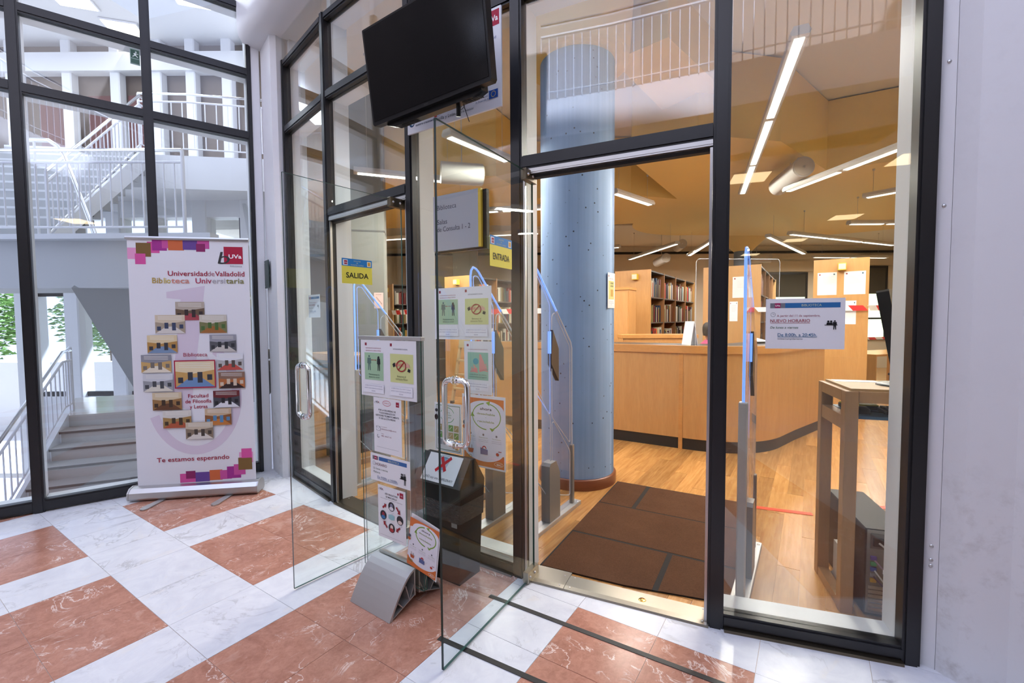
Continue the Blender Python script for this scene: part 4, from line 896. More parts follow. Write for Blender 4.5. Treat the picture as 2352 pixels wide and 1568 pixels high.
P.rect('brand_logo', .77, .075, .11, .03, 'd8a040').disc('icon', .08, .84, .05, .035, '3a3a3a').disc('icon', .07, .70, .06, .06, '3a2a2a').done()
def squiggle_logo(P, x, z, w_, h_, col='3a3a44'):
    for k in range(3): P.ring('logo', x + k * w_ * .3, z, w_ * .3, h_ * (.6 - .1 * k), .002, col, 10, 170, 8)
    P.disc('logo', x + w_ * .3, z + h_ * .6, w_ * .1, h_ * .14, col, 8); P.disc('logo', x + w_ * .65, z + h_ * .5, w_ * .1, h_ * .14, 'a03040', 8)
# telematic appointment notice
o, P = sheet('covid_notice', 'white notice about booking by email or phone on the freestanding stand', on_stand(.008, .777), SAng, .228, .304)
squiggle_logo(P, .09, .885, .16, .07)
P.ring('stamp', .49, .91, .15, .05, .0025, 'c0384c', 0, 360, 16).text('lettering', 'COVID-19', .49, .898, .026, 'c0384c', 'c', .2).rect('logo', .82, .87, .11, .085, 'a01f3c').text('logo_lettering', 'UVa', .875, .895, .02, 'ffffff', 'c')
for k, (s_, ww) in enumerate((('POR LA SEGURIDAD DE', .62), ('TODOS,REALICE SUS', .58), ('GESTIONES TELEMÁTICAMENTE', .84), ('O USE LA CITA PREVIA', .60))): P.text('lettering', s_, .5, .765 - .05 * k, .03, DK, 'c', ww, .008)
P.rect('icon', .09, .40, .15, .075, '55565c').rect('icon', .098, .405, .134, .065, 'f4f4f8').line('icon', .098, .47, .165, .43, .0015, '55565c').line('icon', .165, .43, .232, .47, .0015, '55565c')
P.text('lettering', 'Correo electrónico', .28, .47, .014, '8a5058').text('lettering', 'biblioteca.fyl@uva.es', .28, .425, .024, '9a5a62', 'l', .54)
P.ring('icon', .17, .30, .05, .035, .004, '8a8a90', 120, 330, 10).text('lettering', 'Teléfono', .28, .345, .014, '8a5058').text('lettering', '983.18.67.16', .28, .30, .024, '9a5a62', 'l', .36).line('rule', .1, .10, .9, .10, .0012, '9a9aa0').done()
def desk_icon(P, x, z, w_, h_):
    P.rect('pictogram', x, z + h_ * .45, w_, h_ * .06, '16161a')
    for k, dx in enumerate((.28, .5)): P.disc('pictogram', x + w_ * dx, z + h_ * (.86 + .0 * k), w_ * .09, h_ * .10, '16161a', 10); P.poly('pictogram', [(x + w_ * (dx - .14), z + h_ * .5), (x + w_ * (dx + .12), z + h_ * .5), (x + w_ * (dx + .1), z + h_ * .75), (x + w_ * (dx - .1), z + h_ * .75)], '16161a')
    man(P, 'pictogram_person', x + w_ * .78, z, h_ * .98, w_ * .36, '16161a')
# opening hours on the stand
o, P = sheet('opening_hours', 'HORARIO opening hours sheet on the freestanding stand', on_stand(-.028, .612), SAng, .324, .152)
P.rect('header_band', .055, .77, .15, .14, '77787e').rect('header_band', .10, .77, .075, .14, 'a01f4c').rect('header_band', .225, .77, .70, .14, '3a6aa8').text('header_lettering', 'UVa', .137, .815, .05, 'ffffff', 'c').text('header_lettering', 'BIBLIOTECA', .60, .80, .075, 'c8cfa8', 'c', .28)
P.ring('clock', .095, .64, .035, .08, .0015, '8a8a92').line('clock', .095, .64, .095, .69, .0012, '8a8a92').line('clock', .095, .64, .115, .63, .0012, '8a8a92')
P.text('lettering', 'HORARIO', .14, .575, .105, '7a4a52', 'l', .29).text('lettering', 'De lunes a viernes', .075, .42, .07, '6a7a6a', 'l', .38).text('lettering', 'Mañanas', .075, .29, .07, '6a7a6a', 'l', .18).text('lettering', 'De 9:00h. a 14:00h.', .18, .115, .085, '4a6a9a', 'l', .52).rect('rule', .18, .085, .52, .012, '4a6a9a')
desk_icon(P, .75, .12, .16, .42); P.done()
# mask notice
o, P = sheet('mask_notice', 'mask notice with round portraits and red arrows on the freestanding stand', on_stand(.03, .302), SAng, .226, .292, None, 'notice')
squiggle_logo(P, .08, .90, .15, .07)
P.rect('logo', .80, .86, .13, .10, 'a01f3c').rect('logo', .72, .90, .05, .04, 'a01f3c').text('logo_lettering', 'UVa', .865, .895, .022, 'ffffff', 'c')
for k, (s_, ww) in enumerate((('USO OBLIGATORIO', .46), ('DE MASCARILLA', .40))): P.text('lettering', s_, .5, .845 - .055 * k, .033, DK, 'c', ww, .006)
P.text('lettering', 'PARA ACCEDER Y PERMANECER EN LA BIBLIOTECA', .5, .755, .011, '55565c', 'c', .8)
for k, (x, z, c1, c2) in enumerate(((.5, .645, 'e8e8ee', '8a8aa0'), (.80, .44, 'e6d2c8', '3a2a28'), (.5, .24, 'b03038', 'e6d2c8'), (.2, .44, '3a7ab0', 'a03040'))):
    pt = ('portrait', k); P.disc(pt, x, z, .115, .088, '2c2a30').disc(pt, x, z + .015, .05, .045, c2).disc(pt, x, z - .038, .075, .035, c1)
P.poly('mask_picture', [(.39, .48), (.5, .50), (.61, .48), (.61, .41), (.5, .39), (.39, .41)], '9cc8cc')
for x0, z0, x1, z1 in ((.18, .58, .32, .66), (.68, .67, .82, .55), (.80, .30, .66, .21), (.34, .22, .20, .33)):
    dx, dz = x1 - x0, z1 - z0; P.line(('red_arrow', x0), x0, z0, x0 + dx * .7, z0 + dz * .7, .011, '9a2028'); P.poly(('red_arrow', x0), [(x1, z1), (x0 + dx * .6 - dz * .35, z0 + dz * .6 + dx * .3), (x0 + dx * .6 + dz * .35, z0 + dz * .6 - dx * .3)], '9a2028')
for k, (x, z) in enumerate(((.5, .535), (.8, .335), (.5, .135), (.2, .335))): P.text('lettering', ('Paso uno', 'Paso dos', 'Paso tres', 'Paso cuatro')[k] if False else 'mascarilla', x, z, .010, '9a9aa4', 'c', .2)
P.line('rule', .08, .06, .92, .06, .0010, '9a8a9a').done()
# notice on the lid of the bin
Ml = bi.matrix_world if False else (Matrix.Translation(bi.location) @ Matrix.Rotation(BAn, 4, 'Z'))
sl = math.atan2(.712 - .565, db * .42 + .016)
o = thing('bin_notice', 'white notice with a red cross lying on the bin lid', 'notice', tuple(Ml @ Vector((-.29, -.0125, .5745))), BAn)
o.rotation_euler = (R(-90) + sl, 0, BAn)
MB().box(0, .255, -.001, 0, 0, .165).build('paper', M_PAPER, o)
P = Print(o, .255, .165, -.0014)
P.poly('litter_bin_picture', [(.38, .40), (.60, .40), (.68, .92), (.34, .92)], 'b9c4cf').poly('litter_bin_picture', [(.44, .40), (.54, .40), (.56, .92), (.44, .92)], '7fa0c0').ring('litter_bin_picture', .51, .92, .17, .05, .003, '6a7a8a').disc('litter_bin_picture', .49, .40, .11, .05, 'd0d6dc')
P.line('red_cross', .34, .38, .68, .92, .020, 'c8202c').line('red_cross', .40, .90, .62, .42, .020, 'c8202c')
P.text('lettering', '¡¡¡NO soy una PAPELERA!!!', .5, .10, .085, '33333a', 'c', .86).done()
def hours_sheet(lab, loc, ang, w_, h_, full=True):
    o, P = sheet('opening_hours', lab, loc, ang, w_, h_)
    P.rect('header_band', .055, .815, .195, .10, '7a7c84').rect('header_band', .115, .815, .075, .10, 'a0245c').rect('header_band', .25, .815, .69, .10, '2f6ea8').text('header_lettering', 'UVa', .153, .848, .034, 'ffffff', 'c', None, .02).text('header_lettering', 'BIBLIOTECA', .585, .845, .045, 'c9d2a8', 'c', .25)
    P.ring('clock', .095, .685, .032, .045, .0012, '55606a').line('clock', .095, .685, .095, .72, .001, '55606a').line('clock', .095, .685, .115, .685, .001, '55606a')
    P.text('lettering', 'A partir del 11 de septiembre,', .145, .64, .045, 'a85a66', 'l', .55).text('lettering', 'NUEVO HORARIO', .06, .53, .062, 'a23a48', 'l', .51, .006).rect('rule', .06, .512, .51, .007, 'a23a48')
    P.text('lettering', 'De lunes a viernes', .06, .405, .045, '4a6a4c', 'l', .36, .004, .2).text('lettering', 'De 8:00h. a 20:45h.', .16, .25, .062, '2f6a96', 'l', .50, .006).rect('rule', .16, .232, .50, .008, '2f6a96').text('lettering', 'ininterrumpidamente', .16, .185, .032, '55565c', 'l', .32)
    desk_icon(P, .75, .385, .16, .185); P.done()
p4, a4, L4 = seg(4)
hours_sheet('NUEVO HORARIO opening hours sheet on the tall right hand glass', onseg(4, .197, -.0055, 1.36), a4, .311, .228)
p0, a0_, L0 = seg(0)
hours_sheet('small opening hours sheet on the narrow glazed bay beside the pier', onseg(0, .40, .012, 1.535), a0_, .26, .20)
# ------------------------------------------------------------------ blue column
co = thing('column', 'round blue painted concrete column just inside the entrance', 'column', (.609, 4.252, 0))
MB().lathe([(.335, .1), (.335, 3.84)], 64).build('shaft', M_BLUE, co)
MB().lathe([(.335, .10), (.352, .10), (.358, .09), (.358, .005)], 64).build('base_ring', wood('red_brown_wood', (.22, .07, .03), (.15, .045, .02), (1, 1, 4), .3), co)
MB().lathe([(.335, 3.80), (.46, 3.80), (.46, 3.86), (.47, 3.9), (.50, 4.38)], 64).build('capital', M_YEL, co)
for k in range(9):
    a = R(-30 + k * 2.2); MB().tube([(.334 * math.cos(a), .334 * math.sin(a), .1), (.334 * math.cos(a), .334 * math.sin(a), 3.8)], .0022, 4).build('joint_line', mat('column_joint', (.17, .28, .47), .6), co)
cd = Vector((1400 - 1176, 0)); 
# ------------------------------------------------------------------ entrance mat
MO = Vector((.16, 2.70)); MA = R(-29.5)
ma = thing('entrance_mat', 'large brown entrance mat with black joint strips', 'mat', (MO.x, MO.y, .005), MA)
def mat_piece(x0, x1, y0, y1, nm='carpet_piece', m=None, z=.010):
    q = [Vector((x0, y0 + (.07 * x0 if y0 == 0 else 0))), Vector((x1, y0 + (.07 * x1 if y0 == 0 else 0))), Vector((x1, y1)), Vector((x0, y1))]
    ca, sa = math.cos(MA), math.sin(MA); wq = [Vector((MO.x + p.x * ca - p.y * sa, MO.y + p.x * sa + p.y * ca)) for p in q]
    wq = clip(wq, FP[4] - LIBN[4] * .17, -LIBN[4]); 
    if len(wq) < 3: return
    loc = [((p.x - MO.x) * ca + (p.y - MO.y) * sa, -(p.x - MO.x) * sa + (p.y - MO.y) * ca) for p in wq]
    MB().prism(loc, .0003, z).build(nm, m or M_CARP, ma)
mat_piece(.0, 1.10, 0, 1.63, 'rubber_base', M_CARPL, .0085)
for r in ((.012, .652, 0, .504), (.684, 1.095, 0, .504), (.0, 1.095, .526, 1.083), (.01, .266, 1.098, 1.62), (.298, 1.095, 1.098, 1.62)): mat_piece(*r)
p1_, a1_, L1_ = seg(1)
em = thing('exit_mat', 'dark brown mat on the wooden floor inside the exit doorway', 'mat', onseg(1, .17, .11, .005), a1_)
MB().cbox(0, .78, 0, .75, .0003, .009, .002).build('carpet_piece', M_CARP, em); MB().cbox(-.012, .792, -.012, .762, .0002, .006, .001).build('rubber_base', M_CARPL, em)
# ------------------------------------------------------------------ security gates
M_GLOW = mat('blue_lit_acrylic_edge', (.3, .45, .9), .2, emit=(.14, .34, 1.0), estr=1.0)
M_WIRE = mat('antenna_loop', (.62, .66, .72), .3)
M_GATEG = mat('gate_grey', (.22, .215, .21), .4, .3)
def rounded(P, r, n=4):
    out = []; N = len(P)
    for i in range(N):
        a, b, c = Vector(P[i - 1]), Vector(P[i]), Vector(P[(i + 1) % N]); u = (a - b).normalized(); v_ = (c - b).normalized(); rr = min(r, (a - b).length * .45, (c - b).length * .45)
        p0 = b + u * rr; p1 = b + v_ * rr
        for k in range(n + 1): t_ = k / n; out.append(tuple(p0 * (1 - t_) ** 2 + b * 2 * t_ * (1 - t_) + p1 * t_ ** 2))
    return out
def loop(P, r, m, par, nm, rad=.03):
    q = rounded(P, rad); MB().tube([(x, 0, z) for x, z in q], r, 6, 0, True).build(nm, m, par)
def gate():
    g = thing('security_gate', 'x', 'security gate', (0, 0, .005), TH, 'clear book security gates')
    outl = rounded([(0, .03), (.0, 1.87), (.07, 1.87), (.62, 1.30), (.62, .03)], .06)
    MB().prism_y(outl, -.006, .006).build('acrylic_panel', M_ACRYL, g)
    MB().tube([(0, 0, 1.05), (0, 0, 1.80), (.008, 0, 1.835), (.03, 0, 1.858), (.06, 0, 1.85), (.09, 0, 1.83), (.36, 0, 1.56)], .0075, 8).build('lit_edge', M_GLOW, g)
    MB().tube([(.36, 0, 1.56), (.60, 0, 1.315), (.619, 0, 1.27), (.62, 0, .5)], .006, 6).build('clear_edge', M_WIRE, g)
    loop([(.03, 1.02), (.03, 1.80), (.08, 1.80), (.26, 1.60), (.26, .80)], .0035, mat('blue_antenna_loop', (.45, .6, .95), .3, emit=(.15, .35, 1), estr=.45), g, 'antenna_loop')
    loop([(.29, .78), (.29, 1.52), (.33, 1.55), (.585, 1.28), (.585, .52)], .0035, M_WIRE, g, 'antenna_loop')
    loop([(.02, .42), (.02, 1.04), (.05, 1.05), (.265, .78), (.265, .16)], .003, M_WIRE, g, 'antenna_loop')
    loop([(.29, .20), (.29, .74), (.32, .74), (.585, .46), (.585, .10)], .003, M_WIRE, g, 'antenna_loop')
    MB().cbox(-.02, .02, -.022, .022, .03, 1.06, .006).build('end_post', M_ALUM, g)
    MB().cbox(.60, .64, -.015, .015, .03, .50, .006).build('rear_post', M_GATEG, g)
    MB().prism_y([(.19, .03), (.35, .03), (.35, .36), (.29, .46), (.21, .46), (.19, .44)], -.035, .035).build('housing', M_GATEG, g)
    MB().prism_y([(.26, 1.26), (.28, 1.42), (.37, 1.28), (.37, 1.04), (.26, 1.17)], -.016, .016).build('indicator_plate', mat('bronze_plate', (.10, .085, .07), .35, .5), g)
    MB().box(.252, .26, -.012, .012, 1.25, 1.41).build('indicator_light', M_GLOW, g)
    bs = MB().cbox(-.06, .70, -.045, .045, 0, .03, .004).build('base_bar', M_ALUM, g)
    for xx in (-.04, .66):
        for yy in (-.028, .028): MB().lathe([(0, .034), (.008, .033), (.01, .029)], 8).build('bolt', M_CHROME, bs, (xx, yy, 0))
    return g
g0 = gate()
for k, (x, y, lb) in enumerate(((.13, 3.07, 'clear security gate with blue lit edge beside the blue column'), (1.2, 2.345, 'clear security gate with blue lit edge behind the tall right glass'), (-.28, 3.12, 'clear security gate behind the notices between the doorways'), (-1.40, 4.06, 'clear security gate behind the SALIDA sign'))):
    g = g0 if k == 0 else copy_tree(g0); g.location = (x, y, .006); g['label'] = lb
# ------------------------------------------------------------------ issue counter
cp_ = [Vector(p) for p in ((-.25, 6.55), (.35, 6.19), (.95, 5.81), (1.93, 5.18))]
for k in range(1, 15):
    t_ = k / 14; cp_.append(Vector((1.93, 5.18)) * (1 - t_) ** 2 + Vector((2.60, 4.72)) * 2 * t_ * (1 - t_) + Vector((3.15, 5.24)) * t_ ** 2)
cp_ += [Vector(p) for p in ((3.45, 5.50), (3.80, 5.78), (4.2, 6.10))]
ct = thing('issue_counter', 'long curved beech issue counter with black plinth', 'counter', (1.93, 5.18, .005))
def offset_path(P, d):
    out = []
    for i, p in enumerate(P):
        t_ = (P[min(i + 1, len(P) - 1)] - P[max(i - 1, 0)]).normalized(); out.append(p + Vector((-t_.y, t_.x)) * d)
    return out
def wall_path(P, d0, d1, z0, z1, nm, m, par, base, smooth=True):
    a = offset_path(P, d0); b = offset_path(P, d1); mb = MB(); n = len(P); vs = []
    for p, q in zip(a, b): vs += [(p.x - base.x, p.y - base.y, z0), (p.x - base.x, p.y - base.y, z1), (q.x - base.x, q.y - base.y, z1), (q.x - base.x, q.y - base.y, z0)]
    for k in range(4):
        k2 = (k + 1) % 4; mb.add(vs, [(4 * i + k, 4 * i + 4 + k, 4 * i + 4 + k2, 4 * i + k2) for i in range(n - 1)], 0, smooth and k in (0, 2))
    mb.add(vs, [(0, 1, 2, 3), tuple(4 * (n - 1) + k for k in (3, 2, 1, 0))])
    return mb.build(nm, m, par)
cb = Vector((1.93, 5.18))
for a, b in ((0, 3), (3, len(cp_) - 1)):
    wall_path(cp_[a:b + 1], .0, .05, .13, 1.115, 'front_panel', M_BEECH, ct, cb); wall_path(cp_[a:b + 1], .012, .05, .0, .13, 'plinth', mat('black_plinth', (.022, .02, .019), .5), ct, cb)
for k in (3,):
    p = cp_[k] - cb; d = (cp_[k + 1] - cp_[k - 1]).normalized(); MB().box(-.022, .022, -.006, .03, 0, 1.19).build('joint_strip', M_BEECHH, ct, (p.x, p.y, 0), math.atan2(d.y, d.x))
wall_path(cp_, -.016, .05, 1.105, 1.19, 'top_rail', M_BEECHH, ct, cb); wall_path(cp_, .05, .62, 1.165, 1.185, 'worktop', mat('dark_worktop', (.03, .03, .03), .35), ct, cb)
# clear screen and small card standing on the counter
o = thing('acrylic_screen', 'clear upright acrylic screen standing on the counter', 'screen', (2.13, 5.28, 1.19), R(5)); MB().prism_y(rounded([(0, 0), (0, 1.0), (1.02, 1.0), (1.02, 0)], .04), -.003, .003).build('sheet', M_ACRYL, o)
for x in (.1, .9): MB().box(x, x + .03, -.08, .08, 0, .012).build('foot', M_ACRYL, o)
MB().tube([(0, 0, 0), (0, 0, .97), (.03, 0, 1.0), (1.0, 0, 1.0), (1.02, 0, .97), (1.02, 0, 0)], .0028, 5).build('edge', M_WIRE, o)
o = thing('folded_card', 'white folded tent card standing on the counter', 'card', (2.13, 5.42, 1.19), R(20))
MB().prism_y([(-.055, 0), (-.048, 0), (0, .268), (.048, 0), (.055, 0), (.003, .28), (-.003, .28)], -.06, .09).build('card', M_PAPER, o)
o = thing('counter_phone', 'small black telephone on the counter behind the gate', 'telephone', (3.0, 5.55, 1.19), R(20)); MB().prism_x([(0, 0), (.18, 0), (.18, .06), (0, .025)], 0, .2).build('base', M_BPL, o); MB().tube([(-.03, .02, .06), (-.03, .09, .075), (-.03, .17, .09)], .018, 8).build('handset', M_BPL, o)
# low cabinets behind the counter
o = thing('low_cabinet', 'low beech cabinet with two doors behind the counter', 'cabinet', (1.60, 6.55, .005), R(-3))
MB().box(0, 1.05, 0, .42, .0, 1.22).build('body', M_BEECH, o); MB().box(-.012, 1.062, -.015, .42, 1.22, 1.27).build('top', M_BEECHH, o)
for k in range(2): dd = MB().box(.01 + k * .52, .52 + k * .52, -.018, -.001, .05, 1.17).build('door', M_BEECH, o); MB().tube([(.46 + k * .14, -.018, .95), (.46 + k * .14, -.04, .95), (.46 + k * .14, -.04, 1.07), (.46 + k * .14, -.018, 1.07)], .005, 6).build('handle', M_SILVER, dd)
o = thing('tall_cabinet', 'tall plain beech cabinet beside the blue column', 'cabinet', (1.80, 7.02, .005), TH)
MB().box(0, .34, 0, .95, 0, 1.95).build('body', M_BEECH, o); MB().box(-.015, .345, -.012, .96, 1.95, 1.99).build('top', M_BEECHH, o); MB().box(-.016, -.001, .01, .94, .06, 1.92).build('door', M_BEECH, o)
# ------------------------------------------------------------------ bookcases
BK = MB(); BK.box(0, 1, -.5, .5, 0, .02, 0); BK.box(0, 1, -.5, .5, .98, 1, 0)
bm_ = MB()
bm_.add([(0, -.5, 0), (.12, -.56, 0), (.5, -.58, 0), (.88, -.56, 0), (1, -.5, 0), (0, -.5, 1), (.12, -.56, 1), (.5, -.58, 1), (.88, -.56, 1), (1, -.5, 1)], [(i, i + 1, i + 6, i + 5) for i in range(4)] + [(4, 3, 2, 1, 0), (5, 6, 7, 8, 9)], 0, False)
bm_.box(0, .1, -.5, .5, 0, 1, 0); bm_.box(.9, 1, -.5, .5, 0, 1, 0); bm_.box(.1, .9, -.5, .46, .02, .97, 1)
M_BOOK = mat('book_cover', (.5, .5, .5), .5); tb = NT(M_BOOK); oi = tb.n('ShaderNodeObjectInfo'); tb.l(oi.outputs['Color'], tb.b.inputs['Base Color'])
BOOK = bm_.mesh('book', [M_BOOK, M_PAPER])
PALN = ['dark red', 'slate blue', 'cream', 'tan', 'black', 'brick red', 'green', 'ivory', 'mustard', 'brown', 'navy blue', 'grey', 'maroon', 'orange red', 'charcoal', 'white', 'olive']
BAYN = ('nearest', 'second', 'third', 'farthest')
PAL = ['6b1f1f', '2a3a52', 'd8d2c2', 'cfc3a4', '1f2422', '8a2a26', '3f5a46', 'e6e0d4', 'b89a54', '4a3428', '24324a', 'a8a49c', '5a1f2c', 'c84a30', '38404a', 'eae6dc', '7a6a3c']
NB = [0]
def bookcase(lab, loc, ang, bays, bw, depth, h, glab, vis_bays, seed, shelves=5):
    o = thing('bookcase', lab, 'bookcase', (loc[0], loc[1], .005), ang, 'beech bookcases'); L = bays * bw
    MB().box(-.03, 0, -.01, depth + .01, 0, h).build('end_panel', M_BEECH, o); MB().box(L, L + .03, -.01, depth + .01, 0, h).build('end_panel', M_BEECH, o)
    MB().box(0, L, depth / 2 - .01, depth / 2 + .01, .08, h - .03).build('back_panel', M_DARKW, o); MB().box(0, L, .01, depth, 0, .08).build('plinth', M_DARKW, o)
    MB().box(0, L, 0, depth, h - .035, h - .012).build('top_board', mat('dark_shelf', (.05, .04, .032), .5), o)
    for b in range(1, bays): MB().box(b * bw - .015, b * bw + .015, -.005, depth, .0, h).build('divider', M_SHELF, o)
    r = random.Random(seed); zs = [.08 + (h - .12) * k / shelves for k in range(shelves)]
    for b in range(bays):
        for k, z in enumerate(zs):
            MB().box(b * bw + .015, (b + 1) * bw - .015, .005, depth / 2, z, z + .02).build('shelf', mat('shelf_metal', (.16, .13, .11), .45), o)
            if z + .3 < 1.12 or b not in vis_bays: continue
            x = b * bw + .03; end = (b + 1) * bw - .03 - r.uniform(.02, .2)
            while x < end:
                t_ = r.uniform(.027, .062); bh = r.uniform(.23, .35); bd = r.uniform(.15, .2)
                q = link('book', BOOK, None); 
                Mx = Matrix.Translation((loc[0], loc[1], .005)) @ Matrix.Rotation(ang, 4, 'Z')
                q.location = Mx @ Vector((x, .03 + bd / 2, z + .0205)); q.rotation_euler = (0, 0, ang); q.scale = (t_, bd, bh); ci = r.randrange(len(PAL)); c = hexc(PAL[ci]); q.color = (*c, 1)
                sh = ('top', 'upper', 'middle', 'lower', 'lowest')[shelves - 1 - k]
                tag(q, '%s book, %s shelf, %s bay, bookcase %s' % (PALN[ci], sh, BAYN[b], glab), 'book', 'books on the %s shelf, %s bay, %s' % (sh, BAYN[b], glab))
                NB[0] += 1; x += t_ + r.choice((.001, .001, .001, .012))
    return o, zs
CASES = {}
CASES[1] = bookcase('beech bookcase full of books behind the counter', (2.40, 7.89), TH, 4, .86, .62, 2.35, 'behind the counter', (0, 1, 2, 3), 3)
CASES[2] = bookcase('beech bookcase whose plain end has two notices, behind the blue lit gate', (3.96, 7.27), TH, 4, .86, .84, 2.35, 'behind the blue lit gate', (0,), 5)
CASES[3] = bookcase('beech bookcase with plastic covered notices behind the opening hours sheet', (5.07, 6.5), TH, 4, .86, .64, 2.35, 'at the right', (), 6)
CASES[4] = bookcase('beech bookcase behind the paired notices between the doorways', (-.78, 8.7), TH, 4, .86, .62, 2.35, 'between the doorways', (0, 1), 8)
CASES[5] = bookcase('beech bookcase seen through the exit doorway', (-2.74, 10.6), R(30), 2, .86, .6, 2.35, 'in the exit doorway', (0,), 9)
def case_sheet(k, y, z, w_, h_, lab, shiny=True, depth=.62):
    o_ = CASES[k][0]; Mx = Matrix.Translation(o_.location) @ Matrix.Rotation(o_.rotation_euler[2], 4, 'Z')
    o, P = sheet('pinned_notice', lab, tuple(Mx @ Vector((-.0305, y, z))), o_.rotation_euler[2] - R(90), w_, h_, None, 'notice', 0, mat('plastic_covered_paper', (.82, .80, .76), .15) if shiny else None)
    P.rect('logo', .08, .88, .08, .06, '8c2a38').rect('logo', .82, .88, .08, .06, '3a5a6a')
    for j in range(6): P.line(('text_line', j), .25, .80 - .06 * j, .85 - .1 * (j % 2), .80 - .06 * j, .002, 'a8a49c')
    P.done()
case_sheet(3, .60, 1.83, .235, .33, 'shiny left notice on the end of the right bookcase'); case_sheet(3, .28, 1.83, .25, .33, 'shiny right notice on the end of the right bookcase'); case_sheet(3, .28, 1.40, .15, .34, 'small paper notice lower on the right bookcase', False)
case_sheet(2, .75, 1.83, .22, .33, 'notice on the bookcase end left of the black mullion'); case_sheet(2, .40, 1.83, .27, .34, 'shiny notice on the bookcase end between mullion and gate'); case_sheet(2, .44, 1.45, .12, .32, 'narrow notice lower on the bookcase end beside the mullion', False)
case_sheet(4, .50, 1.82, .2, .3, 'left pinned notice on the bookcase end above paired notices'); case_sheet(4, .26, 1.82, .2, .3, 'right pinned notice on the bookcase end above paired notices'); case_sheet(5, .40, 1.75, .2, .3, 'pinned notice on the bookcase end in exit doorway', False)
for k, y, lb in ((1, .30, 'small yellow sign box on the bookcase behind the counter'), (3, .36, 'small yellow sign box on the right bookcase'), (4, .34, 'small yellow sign box on the bookcase between the doorways'), (5, .42, 'small yellow sign box on the bookcase in exit doorway')):
    o_ = CASES[k][0]; Mx = Matrix.Translation(o_.location) @ Matrix.Rotation(o_.rotation_euler[2], 4, 'Z')
    o = thing('sign_box', lb, 'sign', tuple(Mx @ Vector((-.031, y, 2.18))), o_.rotation_euler[2] - R(90), 'yellow sign boxes on bookcases')
    MB().cbox(0, .10, -.09, 0, 0, .10, .006).build('body', mat('yellow_plastic', (.70, .50, .05), .4), o); MB().box(.008, .092, -.092, -.0895, .012, .09).build('label_face', mat('cream_plastic', (.7, .62, .48), .4), o)
# ------------------------------------------------------------------ high computer tables
def high_table(lab, loc, ang, L=.95):
    o = thing('high_table', lab, 'table', (loc[0], loc[1], .005), ang, 'standing computer tables'); D = .42; s = .058; h = 1.13
    for x in (0, L - s):
        for y in (0, D - s): MB().cbox(x, x + s, y, y + s, 0, h, .003).build('leg', M_OAK, o)
        MB().box(x + .004, x + s - .004, s, D - s, 0, .05).build('foot_rail', M_OAK, o); MB().box(x + .004, x + s - .004, s, D - s, .93, 1.0).build('side_rail', M_OAK, o); MB().box(x, x + s, s, D - s, h - .055, h).build('top_rail', M_OAK, o)
    MB().box(s, L - s, 0, s * .6, h - .055, h).build('top_rail', M_OAK, o); MB().box(s, L - s, D - s * .6, D, h - .055, h).build('top_rail', M_OAK, o)
    MB().box(s * .5, L - s * .5, .02, D - .02, h - .004, h + .012).build('table_top', wood('table_top_wood', (.50, .32, .15), (.42, .25, .11), (.5, 3, 3), .5), o)
    MB().box(s, L - s, .05, D - .03, .985, 1.0).build('keyboard_tray', mat('blue_board', (.02, .10, .20), .5), o)
    return o
p, a, L = seg(4); TAB = Vector((1.655, 2.245)); TA = a
high_table('tall wooden computer table behind the right hand glass', TAB, TA)
high_table('tall wooden computer table seen through the exit doorway', (-2.35, 5.15), R(-38), .9)
def tloc(x, y, z): return (TAB.x + math.cos(TA) * x - math.sin(TA) * y, TAB.y + math.sin(TA) * x + math.cos(TA) * y, z)
o = thing('keyboard', 'black keyboard on the blue tray of the high table', 'keyboard', tloc(.22, .12, 1.006), TA); MB().cbox(0, .4, 0, .15, 0, .018, .003).build('body', M_BPL, o)
kc = MB().cbox(0, .02, 0, .02, 0, .008, .003).mesh('key', mat('dark_key', (.03, .03, .03), .5))
for r_ in range(4):
    for c_ in range(14): link('key', kc, o, (.015 + c_ * .0265, .02 + r_ * .03, .018))
o = thing('mouse', 'black mouse at the left of the blue tray', 'mouse', tloc(.12, .14, 1.006), TA); MB().lathe([(0, .035), (.02, .033), (.034, .02), (.036, 0)], 14).build('shell', M_BPL, o); MB().tube([(.03, 0, .012), (.09, .0, .008), (.16, .03, -.05), (.2, .08, -.3), (.24, .2, -.55), (.33, .25, -.80), (.36, .24, -.98)], .0035, 5).build('cable', M_BPL, o)
o = thing('folder', 'yellow and black folder on the blue tray', 'folder', tloc(.075, .24, 1.006), TA); MB().cbox(0, .16, 0, .10, 0, .02, .002).build('cover', M_BPL, o); MB().box(.005, .155, .005, .10, .02, .026).build('sheet', ink('c8c83c'), o)
o = thing('loose_paper', 'white sheet lying on the high table top', 'paper', tloc(.05, .30, 1.1475), TA); MB().box(0, .2, 0, .08, 0, .001).build('sheet', M_PAPER, o)
mo = thing('monitor', 'black computer monitor on the high table at the right', 'monitor', tloc(.31, .20, 1.148), TA + R(62))
Mm = Matrix.Translation((0, 0, .11)) @ Matrix.Rotation(R(-10), 4, 'X')
MB().prism_y([(-.24, .01), (-.23, 0), (.23, 0), (.24, .01), (.24, .37), (.23, .38), (-.23, .38), (-.24, .37)], -.03, .02, 0, Mm).build('casing', M_BPL, mo); MB().box(-.22, .22, .0201, .0215, .02, .36, 0, Mm).build('screen', M_SCREEN, mo)
MB().box(-.15, -.12, -.032, -.03, .12, .24, 0, Mm).build('label', mat('grey_label', (.35, .34, .33), .4), mo); MB().tube([(0, 0, .012), (0, -.01, .15)], .02, 8).build('neck', M_BPL, mo); MB().lathe([(0, .014), (.10, .012), (.11, 0)], 20).build('base', M_BPL, mo)
